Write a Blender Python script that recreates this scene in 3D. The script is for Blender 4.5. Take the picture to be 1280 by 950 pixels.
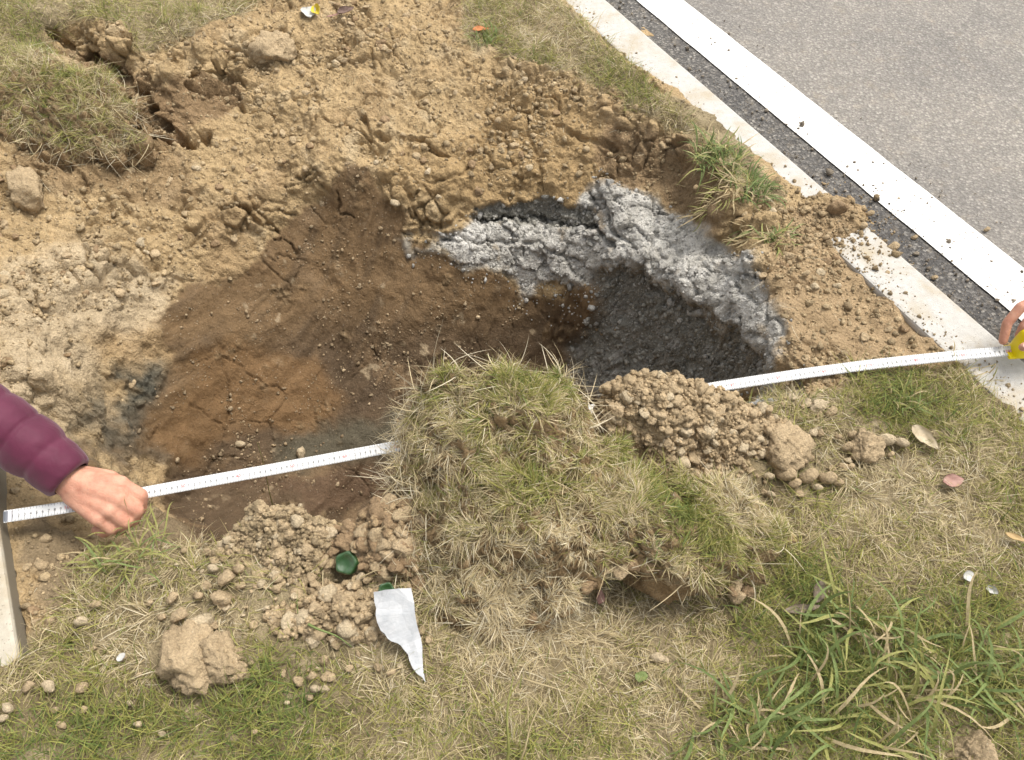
import bpy, math, random
import numpy as np
from mathutils import Vector, Matrix, Euler

# ------------------------------------------------------------------ clear
for o in list(bpy.data.objects):
    bpy.data.objects.remove(o, do_unlink=True)
scene = bpy.context.scene
C = scene.collection
R = math.radians
rng = np.random.default_rng(11)
random.seed(11)

# ------------------------------------------------------------------ camera
CAM_H, FPX, PITCH = 1.35, 1000.0, 53.1          # eye height, focal length in photo pixels, degrees below level
cam_d = bpy.data.cameras.new('camera'); cam = bpy.data.objects.new('camera', cam_d); C.objects.link(cam)
cam.location = (0, 0, CAM_H); cam.rotation_euler = (R(90 - PITCH), 0, 0)
cam_d.sensor_width = 36; cam_d.lens = 36 * FPX / 1280; cam_d.clip_start = 0.02; cam_d.clip_end = 300
scene.camera = cam

# ------------------------------------------------------------------ sky, sun, exposure
SUN_EL, SUN_AZ = 66, 58                          # azimuth clockwise from +Y: the light comes from over the road
w = bpy.data.worlds.new('World'); scene.world = w; w.use_nodes = True
nt = w.node_tree; nt.nodes.clear()
sky = nt.nodes.new('ShaderNodeTexSky'); sky.sky_type = 'NISHITA'; sky.sun_disc = False
sky.sun_elevation = R(SUN_EL); sky.sun_rotation = R(SUN_AZ); sky.dust_density = 4.0; sky.ozone_density = 0.6; sky.air_density = 1.0
bg = nt.nodes.new('ShaderNodeBackground'); bg.inputs['Strength'].default_value = 0.15
wo = nt.nodes.new('ShaderNodeOutputWorld')
hs_ = nt.nodes.new('ShaderNodeHueSaturation'); hs_.inputs['Saturation'].default_value = 0.18      # thin white haze over the whole sky
nt.links.new(sky.outputs[0], hs_.inputs['Color']); nt.links.new(hs_.outputs[0], bg.inputs[0]); nt.links.new(bg.outputs[0], wo.inputs[0])
sd = bpy.data.lights.new('sun', 'SUN'); sun = bpy.data.objects.new('sun', sd); C.objects.link(sun)
sd.energy = 1.5; sd.angle = R(22); sd.color = (1.0, 0.94, 0.84)
dirv = Vector((math.sin(R(SUN_AZ)) * math.cos(R(SUN_EL)), math.cos(R(SUN_AZ)) * math.cos(R(SUN_EL)), math.sin(R(SUN_EL))))
sun.rotation_euler = dirv.to_track_quat('Z', 'Y').to_euler(); sun.location = (3, 2, 5)
vs = scene.view_settings
vs.view_transform = 'Standard'; vs.look = 'None'; vs.gamma = 1; vs.use_curve_mapping = False; vs.exposure = 0.92
scene.render.engine = 'CYCLES'

# ------------------------------------------------------------------ pixels and the verge frame
_cp, _sp = math.cos(R(PITCH)), math.sin(R(PITCH))
def ray(px, py):
    dx, dy = px - 640.0, 475.0 - py
    return np.array([dx, FPX * _cp + dy * _sp, -FPX * _sp + dy * _cp])
def P(px, py, z=0.0):
    v = ray(px, py); k = (z - CAM_H) / v[2]
    return np.array([v[0] * k, v[1] * k, z])
KA = R(27.7)                                       # the kerbs run 27.7 degrees to the left of the view
SX = np.array([math.cos(KA), math.sin(KA)]); TX = np.array([-math.sin(KA), math.cos(KA)])
def st(x, y): return x * SX[0] + y * SX[1], x * TX[0] + y * TX[1]
def xy(s, t): return s * SX[0] + t * TX[0], s * SX[1] + t * TX[1]
KL, KR, KW = -0.510, 1.342, 0.126                  # inner faces of the two kerbs, kerb width
LEFT_TOP = 0.055

# ------------------------------------------------------------------ noise
_perm = np.random.default_rng(5).permutation(4096)
def _h(ix, iy, iz, k=0):
    return _perm[(_perm[(_perm[(ix + k * 131) & 4095] + iy) & 4095] + iz) & 4095]
_g = np.random.default_rng(6).normal(size=(4096, 3)); _g /= np.linalg.norm(_g, axis=1)[:, None]
def perlin(p):
    i = np.floor(p).astype(np.int64); f = p - i
    u = f * f * f * (f * (f * 6 - 15) + 10); out = np.zeros(len(p))
    for a in (0, 1):
        wx = u[:, 0] if a else 1 - u[:, 0]
        for b in (0, 1):
            wy = u[:, 1] if b else 1 - u[:, 1]
            for c in (0, 1):
                wz = u[:, 2] if c else 1 - u[:, 2]
                g = _g[_h(i[:, 0] + a, i[:, 1] + b, i[:, 2] + c)]
                out += wx * wy * wz * (g[:, 0] * (f[:, 0] - a) + g[:, 1] * (f[:, 1] - b) + g[:, 2] * (f[:, 2] - c))
    return out * 1.6
def fbm(p, o=4, gain=0.5):
    a, s, n = 1.0, 0.0, np.zeros(len(p))
    for k in range(o):
        n += a * perlin(p * (2.03 ** k) + 17.3 * k); s += a; a *= gain
    return n / s
_r3 = np.random.default_rng(8).random((4096, 3))
def worley(p):
    i = np.floor(p).astype(np.int64); f = p - i
    f1 = np.full(len(p), 9.0); f2 = np.full(len(p), 9.0); idn = np.zeros(len(p), np.int64)
    for a in (-1, 0, 1):
        for b in (-1, 0, 1):
            for c in (-1, 0, 1):
                h = _h(i[:, 0] + a, i[:, 1] + b, i[:, 2] + c, 3); q = _r3[h]
                d = np.sqrt((q[:, 0] + a - f[:, 0]) ** 2 + (q[:, 1] + b - f[:, 1]) ** 2 + (q[:, 2] + c - f[:, 2]) ** 2)
                m = d < f1
                f2 = np.where(m, f1, np.minimum(f2, d)); idn = np.where(m, h, idn); f1 = np.where(m, d, f1)
    return f1, f2, idn
def smooth(a, b, x):
    t = np.clip((x - a) / (b - a), 0, 1); return t * t * (3 - 2 * t)
def lerp(a, b, t): return a + (b - a) * t

class RBF:
    def __init__(self, pts, vals, eps=0.01):
        self.p = np.asarray(pts, float); self.eps = eps; n = len(self.p)
        K = np.sqrt(((self.p[:, None] - self.p[None]) ** 2).sum(-1) + eps * eps)
        A = np.zeros((n + 3, n + 3)); A[:n, :n] = K + np.eye(n) * 1e-6
        Q = np.c_[np.ones(n), self.p]; A[:n, n:] = Q; A[n:, :n] = Q.T
        self.w = np.linalg.solve(A, np.r_[np.asarray(vals, float), 0, 0, 0])
    def __call__(self, q):
        q = np.asarray(q, float); n = len(self.p); out = np.empty(len(q))
        for k in range(0, len(q), 60000):
            c = q[k:k + 60000]
            K = np.sqrt(((c[:, None] - self.p[None]) ** 2).sum(-1) + self.eps ** 2)
            out[k:k + 60000] = K @ self.w[:n] + self.w[n] + c @ self.w[n + 1:]
        return out

# ------------------------------------------------------------------ mesh helpers
def mesh_np(name, v, faces, mat=None, col=None, smooth_shade=True, extra=None):
    v = np.ascontiguousarray(v, np.float32); faces = np.ascontiguousarray(faces, np.int32)
    k = faces.shape[1]; me = bpy.data.meshes.new(name)
    me.vertices.add(len(v)); me.vertices.foreach_set('co', v.ravel())
    me.loops.add(faces.size); me.loops.foreach_set('vertex_index', faces.ravel())
    me.polygons.add(len(faces)); me.polygons.foreach_set('loop_start', np.arange(0, faces.size, k, dtype=np.int32))
    if smooth_shade: me.polygons.foreach_set('use_smooth', np.ones(len(faces), bool))
    if col is not None:
        a = me.attributes.new('Col', 'FLOAT_COLOR', 'POINT')
        a.data.foreach_set('color', np.c_[col, np.ones(len(col))].astype(np.float32).ravel())
    for nm, arr in (extra or {}).items():
        a = me.attributes.new(nm, 'FLOAT', 'POINT'); a.data.foreach_set('value', np.asarray(arr, np.float32))
    me.update(calc_edges=True)
    if mat: me.materials.append(mat)
    return me
def link(name, me, parent=None, loc=None):
    o = bpy.data.objects.new(name, me); C.objects.link(o)
    if parent is not None: o.parent = parent
    if loc is not None: o.location = [float(c) for c in loc]
    return o
def tag(o, label=None, cat=None, group=None, kind=None):
    if label: o['label'] = label
    if cat: o['category'] = cat
    if group: o['group'] = group
    if kind: o['kind'] = kind
    return o
def empty(name, loc, label=None, cat=None, group=None):
    o = bpy.data.objects.new(name, None); C.objects.link(o); o.location = [float(c) for c in loc]
    o.empty_display_size = 0.05
    return tag(o, label, cat, group)
def grid_faces(nu, nv, wrap=False):
    i = np.arange(nu - 1)[:, None]; j = np.arange(nv if wrap else nv - 1)[None]; j2 = (j + 1) % nv
    return np.stack([i * nv + j, (i + 1) * nv + j, (i + 1) * nv + j2, i * nv + j2], -1).reshape(-1, 4)
def vnormals(v, quads):
    a, b, c, d = (v[quads[:, k]] for k in range(4))
    n = np.cross(c - a, d - b); out = np.zeros_like(v)
    for k in range(4):
        for ax in range(3): out[:, ax] += np.bincount(quads[:, k], n[:, ax], len(v))
    return out / np.maximum(np.linalg.norm(out, axis=1), 1e-12)[:, None]
def box_v(s0, s1, t0, t1, z0, z1, bevel=0.006, jitter=0.0):
    """bevelled box in the verge frame, returned in world space"""
    import bmesh
    bm = bmesh.new(); bmesh.ops.create_cube(bm, size=1)
    for v in bm.verts:
        v.co = Vector((lerp(s0, s1, v.co.x + .5), lerp(t0, t1, v.co.y + .5), lerp(z0, z1, v.co.z + .5)))
    if bevel: bmesh.ops.bevel(bm, geom=bm.edges[:], offset=bevel, segments=2, affect='EDGES', profile=0.6)
    for v in bm.verts:
        x, y = xy(v.co.x, v.co.y); v.co.x, v.co.y = x, y
    return bm
def bm_mesh(bm, name, mat, smooth_shade=False):
    me = bpy.data.meshes.new(name); bm.to_mesh(me); bm.free()
    if mat: me.materials.append(mat)
    if smooth_shade: me.polygons.foreach_set('use_smooth', np.ones(len(me.polygons), bool))
    return me

# ------------------------------------------------------------------ materials
def new_mat(name):
    m = bpy.data.materials.new(name); m.use_nodes = True; n = m.node_tree
    b = n.nodes['Principled BSDF']; b.inputs['Specular IOR Level'].default_value = 0.25
    return m, n, b
def nd(n, t, **k):
    x = n.nodes.new(t)
    for a, v in k.items(): setattr(x, a, v)
    return x
def noise(n, scale, detail=5, rough=0.6, vec=None, dist=0.0):
    x = nd(n, 'ShaderNodeTexNoise'); x.inputs['Scale'].default_value = scale; x.inputs['Detail'].default_value = detail
    x.inputs['Roughness'].default_value = rough; x.inputs['Distortion'].default_value = dist
    if vec: n.links.new(vec, x.inputs['Vector'])
    return x
def ramp(n, src, stops):
    x = nd(n, 'ShaderNodeValToRGB'); e = x.color_ramp.elements
    while len(e) < len(stops): e.new(0.5)
    for q, (p, c) in zip(e, stops): q.position = p; q.color = (*c, 1) if len(c) == 3 else c
    n.links.new(src, x.inputs[0]); return x
def mixc(n, a, b, fac, mode='MIX'):
    x = nd(n, 'ShaderNodeMix', data_type='RGBA', blend_type=mode)
    for sock, val in ((x.inputs['Factor'], fac), (x.inputs['A'], a), (x.inputs['B'], b)):
        if hasattr(val, 'links') or isinstance(val, bpy.types.NodeSocket): n.links.new(val, sock)
        else: sock.default_value = val if not isinstance(val, tuple) or len(val) == 4 else (*val, 1)
    return x.outputs['Result']
def bump(n, src, dist, strength=1.0, prev=None):
    x = nd(n, 'ShaderNodeBump'); x.inputs['Distance'].default_value = dist; x.inputs['Strength'].default_value = strength
    n.links.new(src, x.inputs['Height'])
    if prev: n.links.new(prev, x.inputs['Normal'])
    return x.outputs['Normal']
def g3(v): return (v, v, v)

def soil_material(name, attr=True, base=(0.3, 0.21, 0.11)):
    m, n, b = new_mat(name)
    geo = nd(n, 'ShaderNodeNewGeometry').outputs['Position']
    if attr:
        a = nd(n, 'ShaderNodeAttribute', attribute_name='Col'); col = a.outputs['Color']
        wet = nd(n, 'ShaderNodeAttribute', attribute_name='wet').outputs['Fac']
    else:
        col, wet = (*base, 1), None
    n1 = ramp(n, noise(n, 260, 6, 0.72, geo).outputs['Fac'], [(0.30, g3(0.62)), (0.5, g3(1.0)), (0.72, g3(1.35))])
    n2 = ramp(n, noise(n, 28, 5, 0.65, geo).outputs['Fac'], [(0.3, (0.78, 0.76, 0.72)), (0.7, (1.18, 1.16, 1.14))])
    c = mixc(n, col, n1.outputs[0], 0.85, 'MULTIPLY'); c = mixc(n, c, n2.outputs[0], 0.9, 'MULTIPLY')
    vo = nd(n, 'ShaderNodeTexVoronoi'); vo.inputs['Scale'].default_value = 420; n.links.new(geo, vo.inputs['Vector'])
    sp = ramp(n, vo.outputs['Color'], [(0.90, g3(0)), (0.97, g3(1))])          # pale grit
    c = mixc(n, c, (0.5, 0.44, 0.34, 1), mixc(n, (0, 0, 0, 1), (0.5, 0.5, 0.5, 1), sp.outputs[0]))
    n.links.new(c, b.inputs['Base Color'])
    h1 = noise(n, 190, 8, 0.75, geo); h2 = noise(n, 700, 4, 0.7, geo)
    nn = bump(n, h1.outputs['Fac'], 0.006, 0.8); nn = bump(n, h2.outputs['Fac'], 0.002, 0.7, nn)
    vb = nd(n, 'ShaderNodeTexVoronoi'); vb.inputs['Scale'].default_value = 130; n.links.new(noise(n, 40, 3, .6, geo).outputs['Color'], vb.inputs['Vector'])
    wv = nd(n, 'ShaderNodeVectorMath', operation='MULTIPLY_ADD'); wv.inputs[1].default_value = (.02, .02, .02)
    n.links.new(noise(n, 60, 3, .6, geo).outputs['Color'], wv.inputs[0]); n.links.new(geo, wv.inputs[2]); n.links.new(wv.outputs[0], vb.inputs['Vector'])
    dry = nd(n, 'ShaderNodeMath', operation='SUBTRACT'); dry.inputs[0].default_value = 1.0; dry.use_clamp = True
    if wet: n.links.new(wet, dry.inputs[1])
    else: dry.inputs[1].default_value = 0.2
    vb2 = bump(n, vb.outputs['Distance'], 0.0032, 0.9, nn); vb2.node.invert = True; n.links.new(dry.outputs[0], vb2.node.inputs['Strength']); nn = vb2
    n.links.new(nn, b.inputs['Normal'])
    b.inputs['Roughness'].default_value = 0.95
    if wet:
        mr = nd(n, 'ShaderNodeMapRange'); mr.inputs['To Min'].default_value = 0.96; mr.inputs['To Max'].default_value = 0.6
        n.links.new(wet, mr.inputs['Value']); n.links.new(mr.outputs[0], b.inputs['Roughness'])
    return m
M_SOIL = soil_material('soil')
def clod_material(name, base):
    return soil_material(name, False, base)
M_CLOD = clod_material('dry_clod', (0.43, 0.33, 0.205))
M_CLOD_B = clod_material('brown_clod', (0.30, 0.21, 0.122))
M_CLOD_P = clod_material('pale_clod', (0.49, 0.40, 0.27))
M_CLOD_G = clod_material('grey_clod', (0.27, 0.265, 0.25))

m, n, b = new_mat('grass'); M_GRASS = m
a = nd(n, 'ShaderNodeAttribute', attribute_name='Col'); n.links.new(a.outputs['Color'], b.inputs['Base Color'])
b.inputs['Roughness'].default_value = 0.65
tr = nd(n, 'ShaderNodeBsdfTranslucent'); n.links.new(a.outputs['Color'], tr.inputs['Color'])
mx = nd(n, 'ShaderNodeMixShader'); mx.inputs[0].default_value = 0.25
n.links.new(b.outputs[0], mx.inputs[1]); n.links.new(tr.outputs[0], mx.inputs[2])
n.links.new(mx.outputs[0], n.nodes['Material Output'].inputs['Surface'])
def leaf_material(name, c1, c2, rough=0.55, scale=40, transl=0.2):
    m, n, b = new_mat(name)
    tc = nd(n, 'ShaderNodeTexCoord').outputs['Object']
    r = ramp(n, noise(n, scale, 4, 0.6, tc).outputs['Fac'], [(0.35, c1), (0.65, c2)])
    n.links.new(r.outputs[0], b.inputs['Base Color']); b.inputs['Roughness'].default_value = rough
    n.links.new(bump(n, noise(n, scale * 4, 3, 0.6, tc).outputs['Fac'], 0.002, 0.5), b.inputs['Normal'])
    if transl:
        tr = nd(n, 'ShaderNodeBsdfTranslucent'); n.links.new(r.outputs[0], tr.inputs['Color'])
        mx = nd(n, 'ShaderNodeMixShader'); mx.inputs[0].default_value = transl
        n.links.new(b.outputs[0], mx.inputs[1]); n.links.new(tr.outputs[0], mx.inputs[2])
        n.links.new(mx.outputs[0], n.nodes['Material Output'].inputs['Surface'])
    return m
M_BL = [leaf_material('blade_green', (0.13, 0.175, 0.05), (0.21, 0.255, 0.09)),
        leaf_material('blade_deep_green', (0.088, 0.125, 0.034), (0.14, 0.18, 0.056)),
        leaf_material('blade_yellow_green', (0.22, 0.23, 0.065), (0.32, 0.30, 0.11)),
        leaf_material('blade_straw', (0.36, 0.28, 0.15), (0.48, 0.39, 0.23))]

def concrete_material(name, c1, c2, dirt, dirt_lo, dirt_hi, stain_z=None):
    m, n, b = new_mat(name)
    geo = nd(n, 'ShaderNodeNewGeometry').outputs['Position']
    r = ramp(n, noise(n, 60, 8, 0.7, geo).outputs['Fac'], [(0.3, c1), (0.7, c2)])
    d = ramp(n, noise(n, 9, 6, 0.65, geo).outputs['Fac'], [(dirt_lo, g3(0)), (dirt_hi, g3(1))])
    c = mixc(n, r.outputs[0], (*dirt, 1), d.outputs[0])
    vo = nd(n, 'ShaderNodeTexVoronoi'); vo.inputs['Scale'].default_value = 130; n.links.new(geo, vo.inputs['Vector'])
    sp = ramp(n, vo.outputs['Distance'], [(0.10, g3(0.45)), (0.17, g3(1.0))])
    c = mixc(n, c, sp.outputs[0], 0.6, 'MULTIPLY')
    if stain_z is not None:                     # soil stain left on the face that stood in the ground
        sx = nd(n, 'ShaderNodeSeparateXYZ'); n.links.new(geo, sx.inputs[0])
        mr = nd(n, 'ShaderNodeMapRange'); mr.inputs['From Min'].default_value = stain_z; mr.inputs['From Max'].default_value = stain_z - 0.006
        n.links.new(sx.outputs['Z'], mr.inputs['Value']); c = mixc(n, c, (0.17, 0.145, 0.105, 1), mr.outputs[0])
    n.links.new(c, b.inputs['Base Color']); b.inputs['Roughness'].default_value = 0.9
    nn = bump(n, noise(n, 320, 6, 0.7, geo).outputs['Fac'], 0.002, 0.6); nn = bump(n, sp.outputs[0], 0.002, 0.5, nn)
    n.links.new(nn, b.inputs['Normal']); return m
M_KERB = concrete_material('kerb_concrete', (0.37, 0.355, 0.325), (0.47, 0.455, 0.425), (0.36, 0.305, 0.22), 0.46, 0.70)
M_KERB_L = concrete_material('old_kerb_concrete', (0.36, 0.325, 0.26), (0.45, 0.41, 0.335), (0.33, 0.27, 0.18), 0.45, 0.7, LEFT_TOP - 0.007)
M_PATH = concrete_material('path_concrete', (0.36, 0.33, 0.27), (0.46, 0.43, 0.36), (0.3, 0.25, 0.17), 0.5, 0.8)

def asphalt_material():
    m, n, b = new_mat('asphalt')
    geo = nd(n, 'ShaderNodeNewGeometry').outputs['Position']
    dp = nd(n, 'ShaderNodeVectorMath', operation='DOT_PRODUCT'); dp.inputs[1].default_value = (SX[0], SX[1], 0); n.links.new(geo, dp.inputs[0])
    wob = nd(n, 'ShaderNodeMath', operation='MULTIPLY_ADD'); wob.inputs[1].default_value = 0.06
    n.links.new(noise(n, 14, 4, 0.6, geo).outputs['Fac'], wob.inputs[0]); n.links.new(dp.outputs['Value'], wob.inputs[2])
    edge = nd(n, 'ShaderNodeMapRange'); edge.inputs['From Min'].default_value = 1.60; edge.inputs['From Max'].default_value = 1.68
    n.links.new(wob.outputs[0], edge.inputs['Value'])
    vo = nd(n, 'ShaderNodeTexVoronoi'); vo.inputs['Scale'].default_value = 150; n.links.new(geo, vo.inputs['Vector'])
    v2 = nd(n, 'ShaderNodeTexVoronoi'); v2.inputs['Scale'].default_value = 330; n.links.new(geo, v2.inputs['Vector'])
    hsv = nd(n, 'ShaderNodeSeparateColor'); n.links.new(vo.outputs['Color'], hsv.inputs[0])
    chip = ramp(n, hsv.outputs[0], [(0.0, (0.205, 0.19, 0.172)), (0.55, (0.245, 0.227, 0.205)), (0.85, (0.285, 0.264, 0.235)), (1.0, (0.36, 0.335, 0.30))])
    chipd = ramp(n, hsv.outputs[0], [(0.0, (0.075, 0.071, 0.067)), (0.6, (0.125, 0.118, 0.11)), (0.9, (0.19, 0.178, 0.16)), (1.0, (0.30, 0.28, 0.25))])
    c = mixc(n, chipd.outputs[0], chip.outputs[0], edge.outputs[0])
    gap = ramp(n, vo.outputs['Distance'], [(0.35, g3(1.0)), (0.62, g3(0.72))])
    c = mixc(n, c, gap.outputs[0], 0.8, 'MULTIPLY')
    big = ramp(n, noise(n, 2.4, 6, 0.65, geo).outputs['Fac'], [(0.3, (0.80, 0.80, 0.81)), (0.7, (1.14, 1.12, 1.08))])
    c = mixc(n, c, big.outputs[0], 0.9, 'MULTIPLY')
    dust = ramp(n, noise(n, 22, 6, 0.7, geo).outputs['Fac'], [(0.55, g3(0)), (0.75, g3(0.35))])
    c = mixc(n, c, (0.32, 0.26, 0.18, 1), dust.outputs[0])
    n.links.new(c, b.inputs['Base Color']); b.inputs['Roughness'].default_value = 0.85
    nn = bump(n, vo.outputs['Distance'], 0.004, 0.7); nn = bump(n, v2.outputs['Distance'], 0.002, 0.6, nn)
    nn = bump(n, noise(n, 500, 4, 0.7, geo).outputs['Fac'], 0.002, 0.6, nn)
    n.links.new(nn, b.inputs['Normal']); return m
M_ROAD = asphalt_material()
def paint_material():
    m, n, b = new_mat('road_paint')
    geo = nd(n, 'ShaderNodeNewGeometry').outputs['Position']
    r = ramp(n, noise(n, 6, 6, 0.6, geo).outputs['Fac'], [(0.3, (0.62, 0.60, 0.56)), (0.7, (0.74, 0.73, 0.70))])
    vo = nd(n, 'ShaderNodeTexVoronoi'); vo.inputs['Scale'].default_value = 95; n.links.new(geo, vo.inputs['Vector'])
    hs = nd(n, 'ShaderNodeSeparateColor'); n.links.new(vo.outputs['Color'], hs.inputs[0])
    k = ramp(n, hs.outputs[1], [(0.955, g3(0)), (0.96, g3(1))])
    c = mixc(n, r.outputs[0], (0.30, 0.27, 0.24, 1), mixc(n, (0, 0, 0, 1), k.outputs[0], ramp(n, vo.outputs['Distance'], [(0.2, g3(1)), (0.4, g3(0))]).outputs[0]))
    n.links.new(c, b.inputs['Base Color']); b.inputs['Roughness'].default_value = 0.8
    v2 = nd(n, 'ShaderNodeTexVoronoi'); v2.inputs['Scale'].default_value = 170; n.links.new(geo, v2.inputs['Vector'])
    n.links.new(bump(n, v2.outputs['Distance'], 0.003, 0.5), b.inputs['Normal']); return m
M_PAINT = paint_material()

# ------------------------------------------------------------------ ground with the pit: heights from points on the photograph
CTRL = [
 # upper edge of the picture and the sod ledges
 (0,0,.04),(60,20,.04),(0,60,.04),(60,70,.03),(0,130,.0),(60,150,-.02),(110,150,-.02),(0,185,-.03),
 (85,58,-.05),(120,82,-.07),(160,112,-.09),(195,160,-.11),(220,190,-.10),
 (110,30,.04),(150,52,.035),(185,72,.03),(215,85,.02),(250,60,.03),(300,60,.015),(180,10,.045),(280,10,.04),
 (190,100,-.07),(230,120,-.08),(280,95,-.05),(300,130,-.075),(330,70,-.005),
 (400,-30,.03),(400,30,.02),(350,30,.02),(480,20,.02),(480,60,-.005),(560,60,.0),(560,15,.02),(640,75,.0),(640,20,.015),(700,95,-.002),(760,115,.0),(820,148,.0),(870,172,.0),
 # left flank
 (0,240,-.06),(0,320,-.075),(0,400,-.06),(0,470,-.035),(-40,560,-.02),(60,230,-.075),(60,330,-.10),(60,420,-.09),(60,480,-.09),
 (120,210,-.07),(120,300,-.13),(120,390,-.15),(110,450,-.18),(140,490,-.27),(110,540,-.24),(160,560,-.34),(75,560,-.10),
 (200,250,-.135),(200,340,-.20),(200,420,-.27),(210,500,-.37),
 # big slope
 (300,180,-.115),(300,260,-.175),(300,350,-.27),(300,430,-.35),(300,520,-.44),(260,600,-.48),(220,640,-.49),
 (400,110,-.05),(400,170,-.10),(400,215,-.135),(410,260,-.21),(400,350,-.32),(400,450,-.43),(400,540,-.51),(400,600,-.53),(380,640,-.53),
 (490,120,-.055),(490,180,-.105),(500,240,-.16),(520,280,-.22),(500,380,-.34),(500,470,-.45),(480,560,-.52),
 (580,110,-.05),(580,170,-.10),(570,235,-.155),(580,262,-.20),(600,320,-.26),(600,400,-.38),(600,460,-.47),
 (680,140,-.06),(680,190,-.11),(680,240,-.165),(680,262,-.205),(690,300,-.235),(690,345,-.30),(690,420,-.45),(700,480,-.53),
 (760,140,-.03),(770,190,-.095),(770,235,-.14),(780,290,-.20),(770,330,-.26),(780,400,-.39),(790,455,-.48),
 (830,172,-.05),(840,220,-.10),(850,270,-.15),(830,315,-.185),
 # right wall
 (885,215,.005),(905,250,.0),(880,262,-.08),(895,310,-.12),(935,320,.0),(955,350,.0),(968,400,.0),(978,440,-.004),(990,478,-.012),
 (860,312,-.14),(910,345,-.075),(940,385,-.045),(960,425,-.03),(972,460,-.03),(795,330,-.205),(840,360,-.175),(888,394,-.145),(925,428,-.11),(952,468,-.075),
 # strip beside the right kerb
 (1000,300,.02),(1040,255,.02),(980,270,.02),(1030,330,.005),(1070,380,-.012),(1130,430,-.012),(1010,400,.0),(1040,450,-.005),(1100,470,.0),(960,210,.0),
 # near side
 (50,700,.005),(80,760,.01),(35,655,.01),(60,640,-.03),(110,650,-.06),(100,690,-.02),(140,700,.01),(40,850,.0),(200,740,.0),(0,950,.0),(200,900,.0),
 (190,682,.012),(250,676,.012),(310,668,.015),(370,662,.012),(430,662,.005),(480,655,.01),(530,640,.01),(580,615,.0),(640,590,.0),(700,560,.0),(760,535,.0),(820,520,.0),(880,508,.0),(940,500,.0),(985,492,.0),
 (300,740,.01),(430,720,-.02),(430,760,.01),(600,720,.0),(765,742,-.06),(760,640,.0),(850,600,.0),(950,620,.0),(905,745,-.02),(1000,580,.005),(1100,560,.0),(1200,500,.01),(1280,470,.01),(1280,600,.01),(1100,700,.0),(700,850,.0),(450,900,.0),(900,900,.0),(1100,900,.01),(1280,850,.01),(1000,800,.0),
]
cpts, cz = [], []
for px, py, z in CTRL:
    if z < -.14 and px < 740: z = -.14 + (z + .14) * (1.42 if px > 240 else 1.15)
    q = P(px, py, z); cpts.append(q[:2]); cz.append(z)
# near wall of the pit: steep, falling away from the near rim
for px, py in ((190,682),(250,676),(310,668),(370,662),(430,662),(480,655),(530,640),(580,615),(640,590),(700,560),(760,535),(820,520),(880,508),(940,500)):
    q = P(px, py, 0)[:2]; away = np.array([-0.25, 1.0]) if px < 600 else np.array([-0.45, 1.0]); away /= np.linalg.norm(away)
    dep = {190: -.50, 940: -.30, 880: -.40, 820: -.52}.get(px, -.62)
    cpts.append(q + away * 0.035); cz.append(dep * 0.45)
    cpts.append(q + away * 0.075); cz.append(dep)
# grey clay wall under its ledge: nearly upright
for px, py, z in ((795,330,-.205),(840,360,-.175),(888,394,-.145),(925,428,-.11),(952,468,-.075)):
    q = P(px, py, z)[:2]
    cpts.append(q - SX * 0.022); cz.append(z - 0.16); cpts.append(q - SX * 0.06); cz.append(z - 0.25)
for s_, t_ in ((-.5, -.6), (.4, -.6), (1.34, -.6), (-.5, 3.3), (.4, 3.3), (1.34, 3.3), (1.34, 2.4), (.8, 2.9), (-.5, 2.4)):
    cpts.append(np.array(xy(s_, t_))); cz.append(0.015)
rbf = RBF(cpts, cz, 0.012)

DS = 0.0034
s_f = np.arange(KL - 0.19, KR + 0.16, DS)
t_f = np.arange(-0.30, 3.20, DS)
t_lo = -0.30 - np.cumsum(np.geomspace(0.006, 0.5, 40))[::-1]
t_hi = t_f[-1] + np.cumsum(np.geomspace(0.006, 0.5, 40))
t_all = np.r_[t_lo, t_f, t_hi]
TT, SS = np.meshgrid(t_all, s_f, indexing='ij')
GX, GY = xy(SS.ravel(), TT.ravel())
def coarse_eval():
    step = 4
    ti = np.unique(np.r_[np.arange(0, len(t_all), step), len(t_all) - 1]); si = np.unique(np.r_[np.arange(0, len(s_f), step), len(s_f) - 1])
    tt, ss = np.meshgrid(t_all[ti], s_f[si], indexing='ij'); x, y = xy(ss.ravel(), tt.ravel())
    z = rbf(np.c_[x, y]).reshape(tt.shape)
    z1 = np.stack([np.interp(s_f, s_f[si], row) for row in z])
    return np.stack([np.interp(t_all, t_all[ti], z1[:, k]) for k in range(z1.shape[1])], 1)
Z0 = coarse_eval()
win = smooth(-0.55, -0.15, t_all) * (1 - smooth(2.95, 3.35, t_all))
Z0 = np.clip(Z0, -0.78, 0.06) * win[:, None] + 0.01 * (1 - win[:, None])
nearz = (GY < 1.45).reshape(SS.shape); Z0 = np.where(nearz, np.minimum(Z0, 0.014), Z0)
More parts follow.
